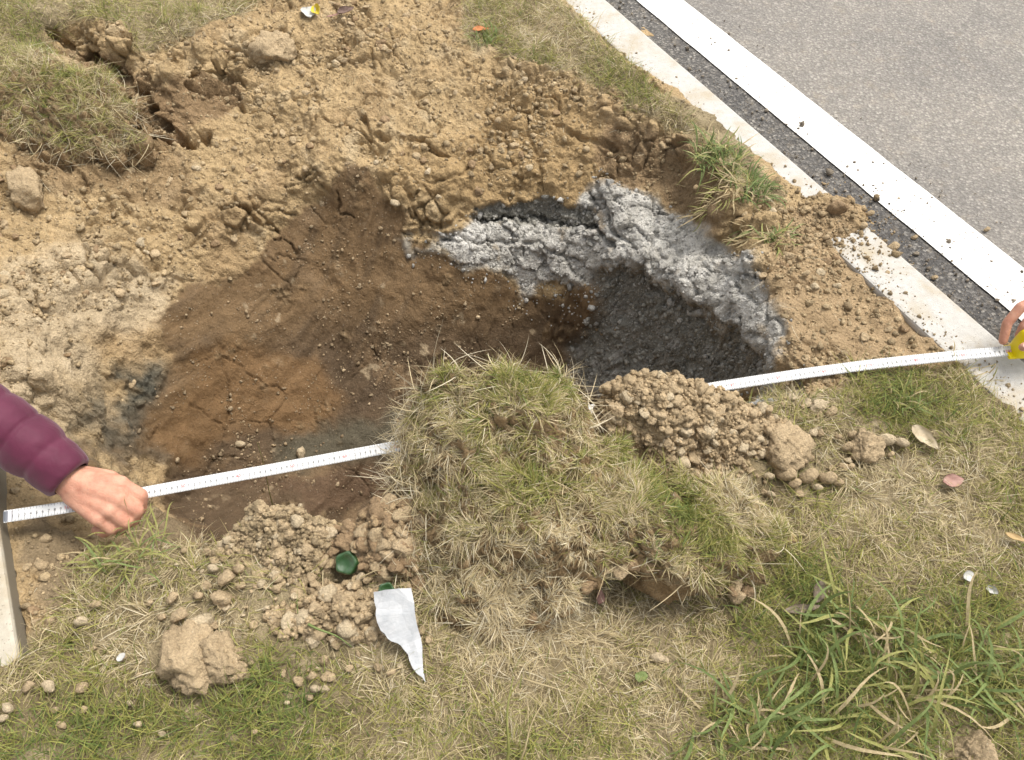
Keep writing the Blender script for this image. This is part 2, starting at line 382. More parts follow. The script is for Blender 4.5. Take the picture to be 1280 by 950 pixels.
# soil meets the right kerb just below its top; it spills over it at one place
spill_c = np.array(st(*P(1040, 264, 0.02)[:2]))
d_spill = 0.02 * fbm(np.c_[SS.ravel() * 50, TT.ravel() * 50, SS.ravel() * 0], 3).reshape(SS.shape) + np.sqrt((np.where(SS < spill_c[0], 0.25, 1.0) * (SS - spill_c[0] + 0.0)) ** 2 + ((TT - spill_c[1]) * 1.3) ** 2) + 0.035 * fbm(np.c_[SS.ravel() * 14, TT.ravel() * 14, SS.ravel() * 0], 4).reshape(SS.shape)
edge_r = smooth(KR - 0.05, KR + 0.01, SS)
Z0 = np.where(edge_r > 0, lerp(Z0, -0.016, edge_r * (1 - smooth(0.12, 0.06, d_spill))), Z0)
Z0 = np.where(edge_r > 0, lerp(Z0, 0.005, edge_r * smooth(0.10, 0.05, d_spill)), Z0)
t_a, t_b = st(*P(770, 70, 0)[:2])[1], st(*P(1052, 262, 0)[:2])[1]
reach = 0.062 * smooth(t_a, t_a - 0.35, TT) * smooth(t_b - 0.02, t_b + 0.05, TT) + 0.05 * fbm(np.c_[SS.ravel() * 9, TT.ravel() * 9, SS.ravel() * 0 + 4], 4).reshape(SS.shape) - 0.004
Z0 = np.where(edge_r > 0, lerp(Z0, 0.006, edge_r * smooth(0.012, -0.012, SS - KR - reach)), Z0)
Z0 = np.where(SS < KL + 0.03, np.minimum(Z0, 0.02), Z0)
# turf has grown over the left kerb on the near side; farther on the kerb stands clear
t_over = st(*P(14, 815, LEFT_TOP)[:2])[1] + 0.03 * fbm(np.c_[SS.ravel() * 16, TT.ravel() * 4, SS.ravel() * 0], 3).reshape(SS.shape)
over = 1 - smooth(-0.035, 0.02, TT - t_over)
left_k = np.where(over > .02, 1 - smooth(KL - 0.004, KL + 0.07, SS), 1 - smooth(KL - 0.008, KL - 0.003, SS))
Z0 = lerp(Z0, lerp(np.where(SS < KL - 0.006, -0.06, Z0), LEFT_TOP + 0.014, over), left_k)
V0 = np.c_[GX, GY, Z0.ravel()]

def make_sampler(Zg):
    def f(x, y):
        s, t = st(np.asarray(x, float), np.asarray(y, float))
        i = np.clip((t - t_f[0]) / DS, 0, len(t_f) - 1.001) + len(t_lo); j = np.clip((s - s_f[0]) / DS, 0, len(s_f) - 1.001)
        i0 = i.astype(int); j0 = j.astype(int); fi = i - i0; fj = j - j0
        return (Zg[i0, j0] * (1 - fi) * (1 - fj) + Zg[i0 + 1, j0] * fi * (1 - fj) + Zg[i0, j0 + 1] * (1 - fi) * fj + Zg[i0 + 1, j0 + 1] * fi * fj)
    return f
zbase = make_sampler(Z0)
def hit(px, py, zf=None):
    """where the line of sight through a photo pixel meets the ground"""
    zf = zf or zbase; v = ray(px, py); v = v / np.linalg.norm(v)
    k0 = (0.12 - CAM_H) / v[2]; k1 = (-0.85 - CAM_H) / v[2]
    k = np.arange(k0, k1, 0.003); q = np.array([0, 0, CAM_H]) + k[:, None] * v
    below = q[:, 2] < zf(q[:, 0], q[:, 1]); i = int(np.argmax(below)) if below.any() else len(k) - 1
    return q[i]
# soil patches: outlines in a slanted plane of the place, which suits slopes as well as flats
def plane2(v): return np.c_[v[:, 0], v[:, 1] * 0.8 + v[:, 2] * 0.6]
def poly_sd(poly, q):
    """signed distance (negative inside)"""
    d = np.full(len(q), 1e9); inside = np.zeros(len(q), bool)
    for a_, b_ in zip(poly, np.roll(poly, -1, 0)):
        e = b_ - a_; w_ = q - a_; h = np.clip((w_ @ e) / max(e @ e, 1e-12), 0, 1)
        d = np.minimum(d, ((w_ - h[:, None] * e) ** 2).sum(1))
        c1 = (a_[1] <= q[:, 1]) != (b_[1] <= q[:, 1])
        if abs(b_[1] - a_[1]) > 1e-12:
            inside ^= c1 & (q[:, 0] < a_[0] + (q[:, 1] - a_[1]) * (b_[0] - a_[0]) / (b_[1] - a_[1]))
    return np.where(inside, -1, 1) * np.sqrt(d)
act = np.where((TT.ravel() > -0.4) & (TT.ravel() < 3.2))[0]
VA = V0[act]; QA = plane2(VA)
warp = np.c_[fbm(VA * 9 + 3, 4), fbm(VA * 9 + 40, 4)] * 0.05 + np.c_[fbm(VA * 45 + 5, 3), fbm(VA * 45 + 60, 3)] * 0.012
QW = QA + warp
def patch(pixels, soft=0.012, level=None):
    pl = plane2(np.array([hit(*p) if level is None else P(*p, level) for p in pixels])); lo = pl.min(0) - 0.12; hi = pl.max(0) + 0.12
    out = np.zeros(len(QW)); k = np.where(((QW > lo) & (QW < hi)).all(1))[0]
    out[k] = 1 - smooth(-soft, soft, poly_sd(pl, QW[k])); return out
w_brown = patch([(192,398),(235,368),(300,335),(345,300),(380,262),(425,212),(462,207),(486,240),(508,262),(500,300),(545,322),(600,335),(650,362),(700,372),(742,335),(750,400),(722,440),(760,480),(700,530),(560,590),(540,640),(180,690),(130,600),(120,560),(150,520),(205,470),(222,440)])
w_brown = w_brown * smooth(-0.05, -0.12, VA[:, 2])
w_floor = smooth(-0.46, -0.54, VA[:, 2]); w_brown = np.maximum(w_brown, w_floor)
w_orange = patch([(250,430),(330,430),(400,455),(430,500),(390,545),(300,530),(240,580),(160,575),(190,530),(240,490)], 0.03) * 0.8
w_red = patch([(190,620),(300,600),(420,590),(540,580),(540,650),(400,650),(200,690)], 0.02) * smooth(-0.2, -0.3, VA[:, 2])
w_olive = patch([(400,535),(470,520),(545,500),(560,560),(500,575),(400,575),(330,590),(340,570)], 0.03) * smooth(-0.2, -0.3, VA[:, 2])
w_dkl = patch([(128,462),(200,452),(212,488),(170,515),(150,560),(120,590),(95,560),(92,520),(125,500)], 0.03)
w_grey = patch([(555,290),(600,268),(640,275),(700,268),(735,235),(790,232),(835,265),(880,275),(930,320),(962,370),(975,430),(985,490),(945,470),(925,425),(880,388),(835,365),(800,338),(760,330),(735,352),(700,352),(660,365),(630,340),(590,330),(560,312)], 0.016)
w_chalk = patch([(500,298),(560,285),(600,310),(640,320),(650,350),(600,338),(545,322),(510,318)], 0.012) * 0.9
w_crack = patch([(585,270),(620,252),(690,250),(735,262),(752,292),(700,280),(640,278)], 0.006)
w_pock = patch([(738,345),(770,330),(800,340),(840,368),(880,390),(925,428),(945,470),(955,500),(760,500),(720,470),(715,430),(745,400)], 0.022)
w_dampr = patch([(770,150),(870,175),(905,235),(900,300),(860,270),(800,232),(760,240),(740,200)], 0.02) * 0.85
w_ochre = patch([(600,110),(700,115),(790,160),(780,230),(700,250),(560,262),(470,215),(520,180),(600,160)], 0.03) * 0.8
w_dampl = patch([(75,60),(150,75),(210,105),(290,95),(300,130),(250,150),(230,185),(190,190),(170,140),(120,100)], 0.015) * 0.8
w_mid = patch([(10,170),(160,190),(230,200),(250,250),(180,260),(100,240),(40,230)], 0.025) * 0.7
w_pale = patch([(0,330),(110,300),(230,350),(195,400),(110,430),(100,520),(60,560),(0,500)], 0.03) * 0.7
w_kb = patch([(30,640),(110,620),(140,660),(100,700),(80,770),(45,780)], 0.012)
w_strip = patch([(960,330),(1000,260),(1060,240),(1090,330),(1200,440),(1060,470),(985,478),(965,400)], 0.02)
grass_flat = patch([(-260,812),(0,812),(26,806),(45,785),(90,745),(105,695),(190,675),(300,668),(430,660),(530,640),(640,590),(760,535),(880,505),(1000,486),(1100,470),(1230,455),(1500,430),(1600,1100),(-300,1100)], 0.012, 0.0) * smooth(-0.10, -0.05, VA[:, 2])
grass_top = patch([(575,-60),(640,-60),(700,0),(760,60),(840,125),(910,150),(950,200),(975,245),(940,250),(900,200),(860,170),(800,140),(740,105),(690,85),(640,72),(590,62),(575,30)], 0.012)
grass_left = patch([(-200,-80),(330,-80),(320,10),(250,40),(180,60),(150,30),(90,30),(60,50),(70,75),(130,100),(160,140),(140,185),(70,180),(0,165),(-200,180)], 0.014)
w_grass = np.maximum(np.maximum(grass_flat, grass_top), grass_left)
# outside the photographed stretch the verge is grass
w_grass = np.maximum(w_grass, 1 - smooth(0.22, 0.30, VA[:, 1]))
w_grass = np.maximum(w_grass, np.maximum(1 - smooth(-0.25, -0.1, TT.ravel()[act]), smooth(2.9, 3.05, TT.ravel()[act])))

q0 = grid_faces(len(t_all), len(s_f))[:, ::-1]; N0 = vnormals(V0, q0)[act]
PW = VA + np.c_[fbm(VA * 22, 2), fbm(VA * 22 + 9, 2), fbm(VA * 22 + 23, 2)] * 0.012
f1a, f2a, ida = worley(PW * 18)
f1b, f2b, idb = worley(PW * 44)
big = fbm(VA * 5.5, 4); mid = fbm(VA * 17 + 7, 4); fine = fbm(VA * 70 + 3, 4); fin2 = fbm(VA * 150 + 8, 2)
rough_zone = smooth(-0.12, 0.32, fbm(VA * 5 + 31, 3))
blk = smooth(-0.15, 0.2, fbm(VA * 6 + 401, 2))
lumpA = lerp((1 - smooth(0.0, 0.75, f1a)) * (0.4 + 0.9 * (_r3[ida, 0])), smooth(0.0, 0.22, f2a - f1a) * (1.5 * _r3[ida, 0] - .2), blk); crackA = 1 - smooth(0.0, 0.14, f2a - f1a)
lumpB = lerp((1 - smooth(0.0, 0.8, f1b)) * (0.3 + 1.0 * _r3[idb, 1]), smooth(0.0, 0.25, f2b - f1b) * (1.6 * _r3[idb, 1] - .3), blk); crackB = 1 - smooth(0.0, 0.16, f2b - f1b)
crev = (1 - smooth(0.0, 0.055, np.abs(fbm(VA * np.array([4.5, 4.5, 9]) + 200, 4)))) * smooth(-0.1, 0.25, fbm(VA * 3.3 + 120, 2))
d_tan = 0.030 * big + 0.022 * mid + (0.004 + 0.019 * rough_zone) * (lumpA - 0.5 * crackA) + (0.0012 + 0.0045 * rough_zone) * (lumpB - 0.5 * crackB) + 0.006 * fine + 0.002 * fin2 - 0.014 * crev
f1c, f2c, idc = worley((VA + np.c_[big, mid, big] * 0.03) * 6.5)
thin = (1 - smooth(0.0, 0.035, f2c - f1c)) * smooth(0.0, 0.25, fbm(VA * 4 + 55, 2))
grit = smooth(0.22, 0.5, fbm(VA * 8 + 77, 3))
sdir = np.array([0.55, 0.80]); along = VA[:, 0] * sdir[0] + VA[:, 1] * sdir[1]; across = VA[:, 0] * sdir[1] - VA[:, 1] * sdir[0]
PS = np.c_[along * 3.0, across * 26, VA[:, 2] * 3] + np.c_[big, mid, big] * 0.25
streak = fbm(PS, 4); streak2 = fbm(np.c_[along * 5, across * 60, VA[:, 2] * 4] + 30, 3)
scrape = smooth(-0.2, 0.25, fbm(VA * 3.5 + 210, 2))
d_brown = 0.016 * scrape * streak + 0.006 * scrape * streak2 + 0.016 * big + 0.010 * mid * (0.3 + grit) - 0.008 * thin + grit * (0.010 * lumpB + 0.006 * fine) + 0.0045 * fine * (0.4 + grit) + 0.0022 * fin2 + 0.008 * (1 - scrape) * mid
f1d, f2d, idd = worley((PW + np.c_[mid, fine, mid] * 0.012) * np.array([13, 13, 20]))
crackD = 1 - smooth(0.0, 0.10, f2d - f1d)
d_grey = 0.018 * big + 0.014 * mid + 0.022 * (_r3[idd, 0] - 0.5) - 0.016 * crackD * _r3[idd, 1] + 0.004 * lumpB * rough_zone + 0.004 * fine + 0.0015 * fin2
f1e, f2e, ide = worley(VA * 95)
d_pock = 0.012 * mid + 0.010 * (1 - f1e) * (.4 + _r3[ide, 0]) + 0.010 * (lumpB - 0.3) + 0.008 * fine + 0.005 * fin2
d_grass = 0.012 * big + 0.010 * mid + 0.006 * fine
flat = np.maximum(w_strip, w_kb)
disp = d_tan * (1 - 0.55 * flat)
steep = 1 - smooth(0.35, 0.7, np.abs(N0[:, 2]))
for wt, dd in ((w_brown, d_brown), (w_dkl, d_pock), (w_chalk, d_grey), (w_grey, d_grey), (w_pock, d_pock - 0.012 - 0.035 * steep), (w_crack, d_pock - 0.022), (w_grass, d_grass)):
    disp = lerp(disp, dd, wt)
near_kerb = smooth(KR - 0.02, KR + 0.02, SS.ravel()[act])
near_kerb = np.maximum(near_kerb, (1 - smooth(KL + 0.0, KL + 0.05, SS.ravel()[act])) * 0.7)
def groove(pixels, width, depth):
    global disp
    pl = plane2(np.array([hit(*p) for p in pixels])); lo = pl.min(0) - 0.08; hi = pl.max(0) + 0.08
    k = np.where(((QA > lo) & (QA < hi)).all(1))[0]; q = QA[k] + warp[k] * 0.8; d = np.full(len(k), 1e9)
    for a_, b_ in zip(pl[:-1], pl[1:]):
        e = b_ - a_; w_ = q - a_; h = np.clip((w_ @ e) / max(e @ e, 1e-12), 0, 1); d = np.minimum(d, ((w_ - h[:, None] * e) ** 2).sum(1))
    wl = width * (0.55 + 0.9 * smooth(-.3, .3, mid[k])); disp[k] -= depth * (1 - smooth(wl * 0.25, wl, np.sqrt(d))) * (0.3 + 0.9 * smooth(-.35, .25, fbm(VA[k] * 14 + 70, 2)))
groove([(72,48),(110,74),(150,92),(185,122),(205,155),(238,186)], .020, .055)
groove([(172,166),(215,184),(262,176)], .018, .035)
groove([(245,112),(285,120),(300,140)], .016, .035)
groove([(300,48),(318,40),(350,42),(372,62)], .010, .025)
groove([(440,176),(470,166),(510,172),(560,190)], .012, .028)
groove([(455,150),(462,185)], .010, .022)
groove([(55,196),(85,215),(112,228)], .014, .03)
groove([(2,140),(14,162),(26,172)], .014, .03)
groove([(388,212),(372,226)], .007, .02)
groove([(300,262),(335,280),(352,292)], .007, .02)
groove([(420,232),(415,262),(440,275)], .004, .012)
groove([(352,300),(372,318)], .004, .012)
groove([(300,330),(312,345)], .004, .01)
groove([(590,272),(640,272),(700,274),(745,288),(765,305)], .011, .038)
groove([(560,298),(600,300),(632,306),(668,300),(690,318)], .007, .022)
groove([(735,240),(755,262),(770,290),(790,312)], .008, .02)
groove([(690,160),(730,170),(770,185)], .010, .02)
groove([(505,285),(540,282),(575,268)], .010, .02)
disp *= 1 - np.where(d_spill.ravel()[act] < .12, .35, .85) * near_kerb
V1 = V0.copy(); V1[act] = VA + N0 * disp[:, None]
inside_s = SS.ravel()[act]
# soil colours
def colr(c, var): return np.array(c)[None] * (1 + var[:, None])
var = 0.10 * mid + 0.10 * big + 0.10 * (_r3[ida, 2] - 0.5) * rough_zone
col = colr((0.410, 0.300, 0.164), var)
def blend(c, wt):
    global col
    col = lerp(col, colr(c, var), np.clip(wt, 0, 1)[:, None])
blend((0.475, 0.375, 0.235), smooth(0.05, 0.45, fbm(VA * 13 + 12, 4)) * 0.75)
blend((0.31, 0.215, 0.115), smooth(0.0, 0.4, fbm(VA * 4.2 + 90, 4)) * 0.6)
blend((0.36, 0.25, 0.125), w_ochre)
blend((0.47, 0.385, 0.265), w_pale)
blend((0.21, 0.14, 0.077), w_dampl); blend((0.26, 0.18, 0.098), w_mid); blend((0.23, 0.16, 0.092), w_dampr)
blend((0.345, 0.25, 0.145), w_strip); blend((0.25, 0.19, 0.115), w_kb)
blend((0.178, 0.115, 0.058), w_brown); blend((0.115, 0.078, 0.044), w_brown * smooth(0.0, 0.45, streak) * .75); blend((0.092, 0.063, 0.038), w_brown * smooth(-0.40, -0.56, VA[:, 2]) * 0.85)  # brown turns darker along the streaks and with depth towards the pit floor
blend((0.20, 0.135, 0.075), w_brown * smooth(0.1, 0.45, fbm(VA * 7 + 144, 4) + .4 * streak2) * .8)
blend((0.34, 0.265, 0.17), w_brown * smooth(0.30, 0.42, fbm(VA * 24 + 300, 3)) * smooth(-.1, .2, fbm(VA * 5 + 310, 2)) * .9)
blend((0.19, 0.112, 0.050), w_orange * w_brown); blend((0.115, 0.073, 0.043), w_red); blend((0.095, 0.082, 0.055), w_olive)
blend((0.235, 0.17, 0.095), w_brown * grit * smooth(0.1, 0.5, lumpB) * 0.8)
blend((0.105, 0.10, 0.078), w_dkl * smooth(-0.5, 0.0, fbm(VA * 12 + 21, 3)))
blend((0.40, 0.37, 0.31), w_chalk * smooth(-0.3, 0.15, fbm(VA * 16 + 4, 3)))
gv = smooth(-0.4, 0.4, fbm(VA * 10 + 66, 4))
col = lerp(col, lerp(np.array([[0.42, 0.405, 0.37]]), np.array([[0.60, 0.585, 0.545]]), gv[:, None]) * (1 + 0.1 * fine[:, None]), w_grey[:, None])
blend((0.30, 0.235, 0.155), w_grey * smooth(0.25, 0.5, fbm(VA * 14 + 1, 3)) * 0.7)
blend((0.235, 0.228, 0.198), np.maximum(w_pock, w_crack)); blend((0.38, 0.365, 0.335), w_pock * smooth(0.1, 0.5, fbm(VA * 30 + 2, 3)))
gg = smooth(-0.3, 0.3, fbm(VA * 11 + 15, 3))
col = lerp(col, lerp(np.array([[0.19, 0.15, 0.085]]), np.array([[0.30, 0.245, 0.15]]), gg[:, None]), w_grass[:, None])
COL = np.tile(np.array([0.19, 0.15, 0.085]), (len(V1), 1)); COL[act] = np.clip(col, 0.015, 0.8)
WET = np.zeros(len(V1)); WET[act] = np.clip(w_brown * 0.55 * (1 - grit * 0.7) + 0.25 * w_dkl, 0, 1)
ZG = V1[:, 2].reshape(SS.shape)
zt = make_sampler(ZG)
def full(arr):
    f = np.zeros(len(V1)); f[act] = arr; return make_sampler(f.reshape(SS.shape))
F_grass, F_flat, F_top, F_left, F_brown = full(w_grass), full(grass_flat), full(grass_top), full(grass_left), full(w_brown)
F_grey = full(np.maximum(w_grey, np.maximum(w_pock, w_crack)))
F_rough = full(rough_zone)
NG = np.zeros_like(V1); NG[:, 2] = 1; NG[act] = vnormals(V1, q0)[act]
FN = [make_sampler(NG[:, k].reshape(SS.shape)) for k in range(3)]
def gnorm(x, y): return np.stack([f(x, y) for f in FN], -1)

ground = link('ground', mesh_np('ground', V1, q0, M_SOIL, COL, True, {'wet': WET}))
tag(ground, 'grass verge of pale clay soil with a deep dug pit', 'ground', kind='structure')

# ------------------------------------------------------------------ road, marking, kerbs, path, land around
def sheet(name, s0, s1, t0, t1, z, mat, label, cat, parent=None, edge_noise=0.0, step=0.02):
    if edge_noise:
        t = np.arange(t0, t1, step); p = np.c_[t * 9, t * 0 + s0 * 7, t * 0]
        e0 = s0 + edge_noise * fbm(p, 4); e1 = s1 + edge_noise * fbm(p + 50, 4)
        x0, y0 = xy(e0, t); x1, y1 = xy(e1, t); zz = np.full(len(t), z)
        v = np.stack([np.c_[x0, y0, zz], np.c_[x1, y1, zz]], 1).reshape(-1, 3)
        f = grid_faces(len(t), 2)[:, ::-1]
    else:
        v = np.array([[*xy(a_, b_), z] for a_, b_ in ((s0, t0), (s1, t0), (s1, t1), (s0, t1))]); f = np.array([[0, 1, 2, 3]])
    o = link(name, mesh_np(name, v, f, mat, None, False), parent)
    if parent is None: tag(o, label, cat, kind='structure')
    return o
road = sheet('road', KR + KW - 0.06, 7.5, -60, 60, -0.012, M_ROAD, 'grey asphalt road beside the verge', 'road')
sheet('edge_line', 1.566, 1.704, -20, 30, -0.008, M_PAINT, None, None, road, 0.0025)
kerb_r = empty('kerb', (*xy(KR + KW / 2, 1.2), -0.2), 'flush pale concrete kerb along the road with soil spilled over it', 'kerb'); kerb_r['kind'] = 'structure'
def kerb_stones(parent, s0, s1, ztop, zbot, t0, n, length, mat):
    base = np.array(parent.location)
    for k in range(n):
        a_ = t0 + k * length
        bm = box_v(s0 + random.uniform(-.002, .002), s1, a_ + 0.003, a_ + length - 0.003, zbot, ztop + random.uniform(-.002, .002), 0.007)
        me = bm_mesh(bm, 'kerb_stone', mat)
        for v in me.vertices: v.co -= Vector(base)
        link('kerb_stone', me, parent)
kerb_stones(kerb_r, KR, KR + KW, 0.0, -0.30, spill_c[1] - 6.0, 8, 1.5, M_KERB)
kerb_l = empty('kerb', (*xy(KL - KW / 2, 0.8), -0.2), 'raised beige concrete kerb beside the maroon sleeve', 'kerb'); kerb_l['kind'] = 'structure'
kerb_stones(kerb_l, KL - KW, KL, LEFT_TOP, -0.32, -5.9, 8, 1.5, M_KERB_L)
sheet('path', -2.4, KL - KW + 0.01, -60, 60, LEFT_TOP - 0.015, M_PATH, 'concrete path beyond the beige kerb', 'path')
sheet('far_land', -60, -2.39, -60, 60, 0.02, M_CLOD_B, 'open land beyond the path', 'land')
sheet('far_verge', 7.49, 60, -60, 60, 0.0, M_CLOD_B, 'verge across the road', 'land')

# ------------------------------------------------------------------ clods
def ico(sub):
    import bmesh
    bm = bmesh.new(); bmesh.ops.create_icosphere(bm, subdivisions=sub, radius=1)
    v = np.array([x.co[:] for x in bm.verts]); f = np.array([[q.index for q in p.verts] for p in bm.faces]); bm.free(); return v, f
ICO = {k: ico(k) for k in (1, 2, 3, 4)}
def lump_mesh(name, seed, sub, mat, rough=0.28, flat=0.75, lobes=1.6):
    """a broken chunk of soil: a ball cut by random planes, then crumbled"""
    v, f = ICO[sub]; o = seed * 13.7; rg = np.random.default_rng(900 + seed)
    nrm = rg.normal(size=(9, 3)); nrm /= np.linalg.norm(nrm, axis=1)[:, None]; dist = rg.uniform(.45, .88, 9)
    dd = np.maximum(v @ nrm.T, 1e-3); d = np.minimum(1.0, (dist[None] / dd).min(1))
    d = d * (1 + rough * 0.6 * fbm(v * lobes + o, 3) + rough * 0.7 * fbm(v * lobes * 3.3 + o, 3))
    if sub >= 3:
        a1, a2, ai = worley(v * 2.6 + o); d += rough * (0.40 * (1 - a1) * (.5 + _r3[ai, 0]) - 0.30 * (1 - smooth(0, 0.14, a2 - a1))) + 0.12 * fbm(v * 11 + o, 4)
    q = v * d[:, None] * 1.12; q[:, 2] *= flat; q[:, 1] *= 0.75 + 0.5 * _r3[seed % 4096, 0]
    return mesh_np(name, q, f, mat)
CLODS = {k: [lump_mesh('clod', 20 * i + s, 3, mt, .26) for s in range(10)] for i, (k, mt) in enumerate((('t', M_CLOD), ('b', M_CLOD_B), ('p', M_CLOD_P), ('g', M_CLOD_G)))}
def put(o, loc, scale, rot=None):
    o.location = [float(c) for c in loc]
    o.scale = [float(c) for c in (scale if hasattr(scale, '__len__') else (scale,) * 3)]
    o.rotation_euler = rot if rot is not None else (random.uniform(-.5, .5), random.uniform(-.5, .5), random.uniform(0, 6.28))

def rand_ground(nm, tmin=-0.28, tmax=3.15, smin=KL + 0.01, smax=KR - 0.01):
    s = rng.uniform(smin, smax, nm); t = rng.uniform(tmin, tmax, nm); return xy(s, t)
# 300 largest loose clods on the bare slope are parts of the ground, the rest crumbs are one mass
x, y = rand_ground(90000); z = zt(x, y); nr = gnorm(x, y)
pr = (1 - F_grass(x, y)) * (1 - 0.80 * F_brown(x, y)) * (0.25 + F_rough(x, y)) * smooth(0.35, 0.7, nr[:, 2]) * (1 - 0.5 * F_grey(x, y)) * (x > -2)
keep = rng.random(len(x)) < pr * 0.9
x, y, z = x[keep], y[keep], z[keep]
size = 0.0021 * (1 - rng.random(len(x))) ** (-0.45); size = np.where(F_brown(x, y) > .4, np.minimum(size, .0045 + .003 * rng.random(len(x))), np.minimum(size, 0.012))
order = np.argsort(-size); x, y, z, size = x[order], y[order], z[order], size[order]
gb, bb, tn = F_grey(x, y), F_brown(x, y), rng.random(len(x))
for k in range(260):
    kind = 'g' if gb[k] > .5 else ('b' if bb[k] > .5 or tn[k] < .3 else ('p' if tn[k] > .85 else 't'))
    o = link('clod', random.choice(CLODS[kind]), ground); put(o, (x[k], y[k], z[k] + size[k] * 0.05), size[k] * random.uniform(.7, 1.15))
def crumb_mass(name, x, y, z, size, cols, parent, sub=1, local=(0, 0, 0)):
    v, f = ICO[sub]; n = len(x)
    jit = 1 + 0.35 * rng.normal(size=(n, len(v), 1)) * 0.7
    sc = size[:, None, None] * rng.uniform(0.65, 1.15, (n, 1, 3))
    V = v[None] * np.clip(jit, .5, 1.6) * sc + np.c_[x, y, z + size * 0.35][:, None] - np.array(local)
    F = f[None] + (np.arange(n) * len(v))[:, None, None]
    o = link(name, mesh_np(name, V.reshape(-1, 3), F.reshape(-1, 3), M_SOIL, np.repeat(cols, len(v), 0), True), parent)
    return tag(o, kind='stuff')
k = slice(260, 11000); xs_, ys_ = x[k], y[k]
cc = np.where((gb[k] > .5)[:, None], np.array([[.34, .335, .31]]), np.where((bb[k] > .5)[:, None], np.array([[.33, .25, .155]]), np.array([[.41, .315, .19]])))
cc = cc * rng.uniform(0.75, 1.25, (len(cc), 1))
crumb_mass('soil_crumbs', xs_, ys_, z[k], size[k], cc, ground)

# gravel in the grey clay wall, soil grains over the kerb
def face_sample(wv, n, hi):
    wq = np.zeros(len(V1)); wq[act] = wv; wq = wq[q0].mean(1); a_, b_, c_, d_ = (V1[q0[:, k]] for k in range(4))
    wq = wq * np.linalg.norm(np.cross(c_ - a_, d_ - b_), axis=1); i = rng.choice(len(q0), n, p=wq / wq.sum()); u, v = rng.random((2, n, 1))
    p = (a_[i] * (1 - u) + b_[i] * u) * (1 - v) + (d_[i] * (1 - u) + c_[i] * u) * v
    return p, np.minimum(0.0019 * (1 - rng.random(n)) ** -.42, hi)
p, sz = face_sample(np.maximum(w_pock, .8 * w_crack), 4200, .0095)
crumb_mass('gravel', p[:, 0], p[:, 1], p[:, 2] - sz * .35, sz, np.array([[.32, .31, .275]]) * rng.uniform(.6, 1.4, (len(p), 1)), ground)
w_fall = patch([(540,290),(640,262),(760,225),(860,262),(950,330),(990,440),(985,500),(900,480),(800,420),(700,400),(600,360),(520,325)], 0.03)
p, sz = face_sample(np.maximum(w_grey, .35 * w_fall), 3000, .015)
crumb_mass('clay_crumbs', p[:, 0], p[:, 1], p[:, 2] - sz * .35, sz, np.array([[.46, .45, .42]]) * rng.uniform(.75, 1.1, (len(p), 1)), ground)
p, sz = face_sample(w_brown * smooth(.0, .3, fbm(VA * 9 + 500, 3)) ** 2, 1500, .008)
crumb_mass('pale_crumbs', p[:, 0], p[:, 1], p[:, 2] - sz * .35, sz, np.array([[.36, .28, .18]]) * rng.uniform(.6, 1.3, (len(p), 1)), ground)
n_ = 1000; s = spill_c[0] + rng.normal(0, .075, n_) - .02; t = spill_c[1] + rng.normal(-.02, .09, n_); x, y = xy(s, t)
crumb_mass('soil_grains', x, y, np.maximum(zt(x, y), np.where((s > KR) & (s < KR + KW), .0, -.012)) , np.minimum(.0015 * (1 - rng.random(n_)) ** -.45, .011), np.array([[.36, .27, .16]]) * rng.uniform(.7, 1.25, (n_, 1)), ground)
n_ = 800; t = rng.uniform(.3, 2.4, n_); s = KR + np.abs(rng.normal(0, .035, n_)); x, y = xy(s, t)
crumb_mass('kerb_grains', x, y, np.maximum(zt(x, y), .0), np.minimum(.0012 * (1 - rng.random(n_)) ** -.4, .006), np.array([[.38, .30, .19]]) * rng.uniform(.7, 1.25, (n_, 1)), ground)

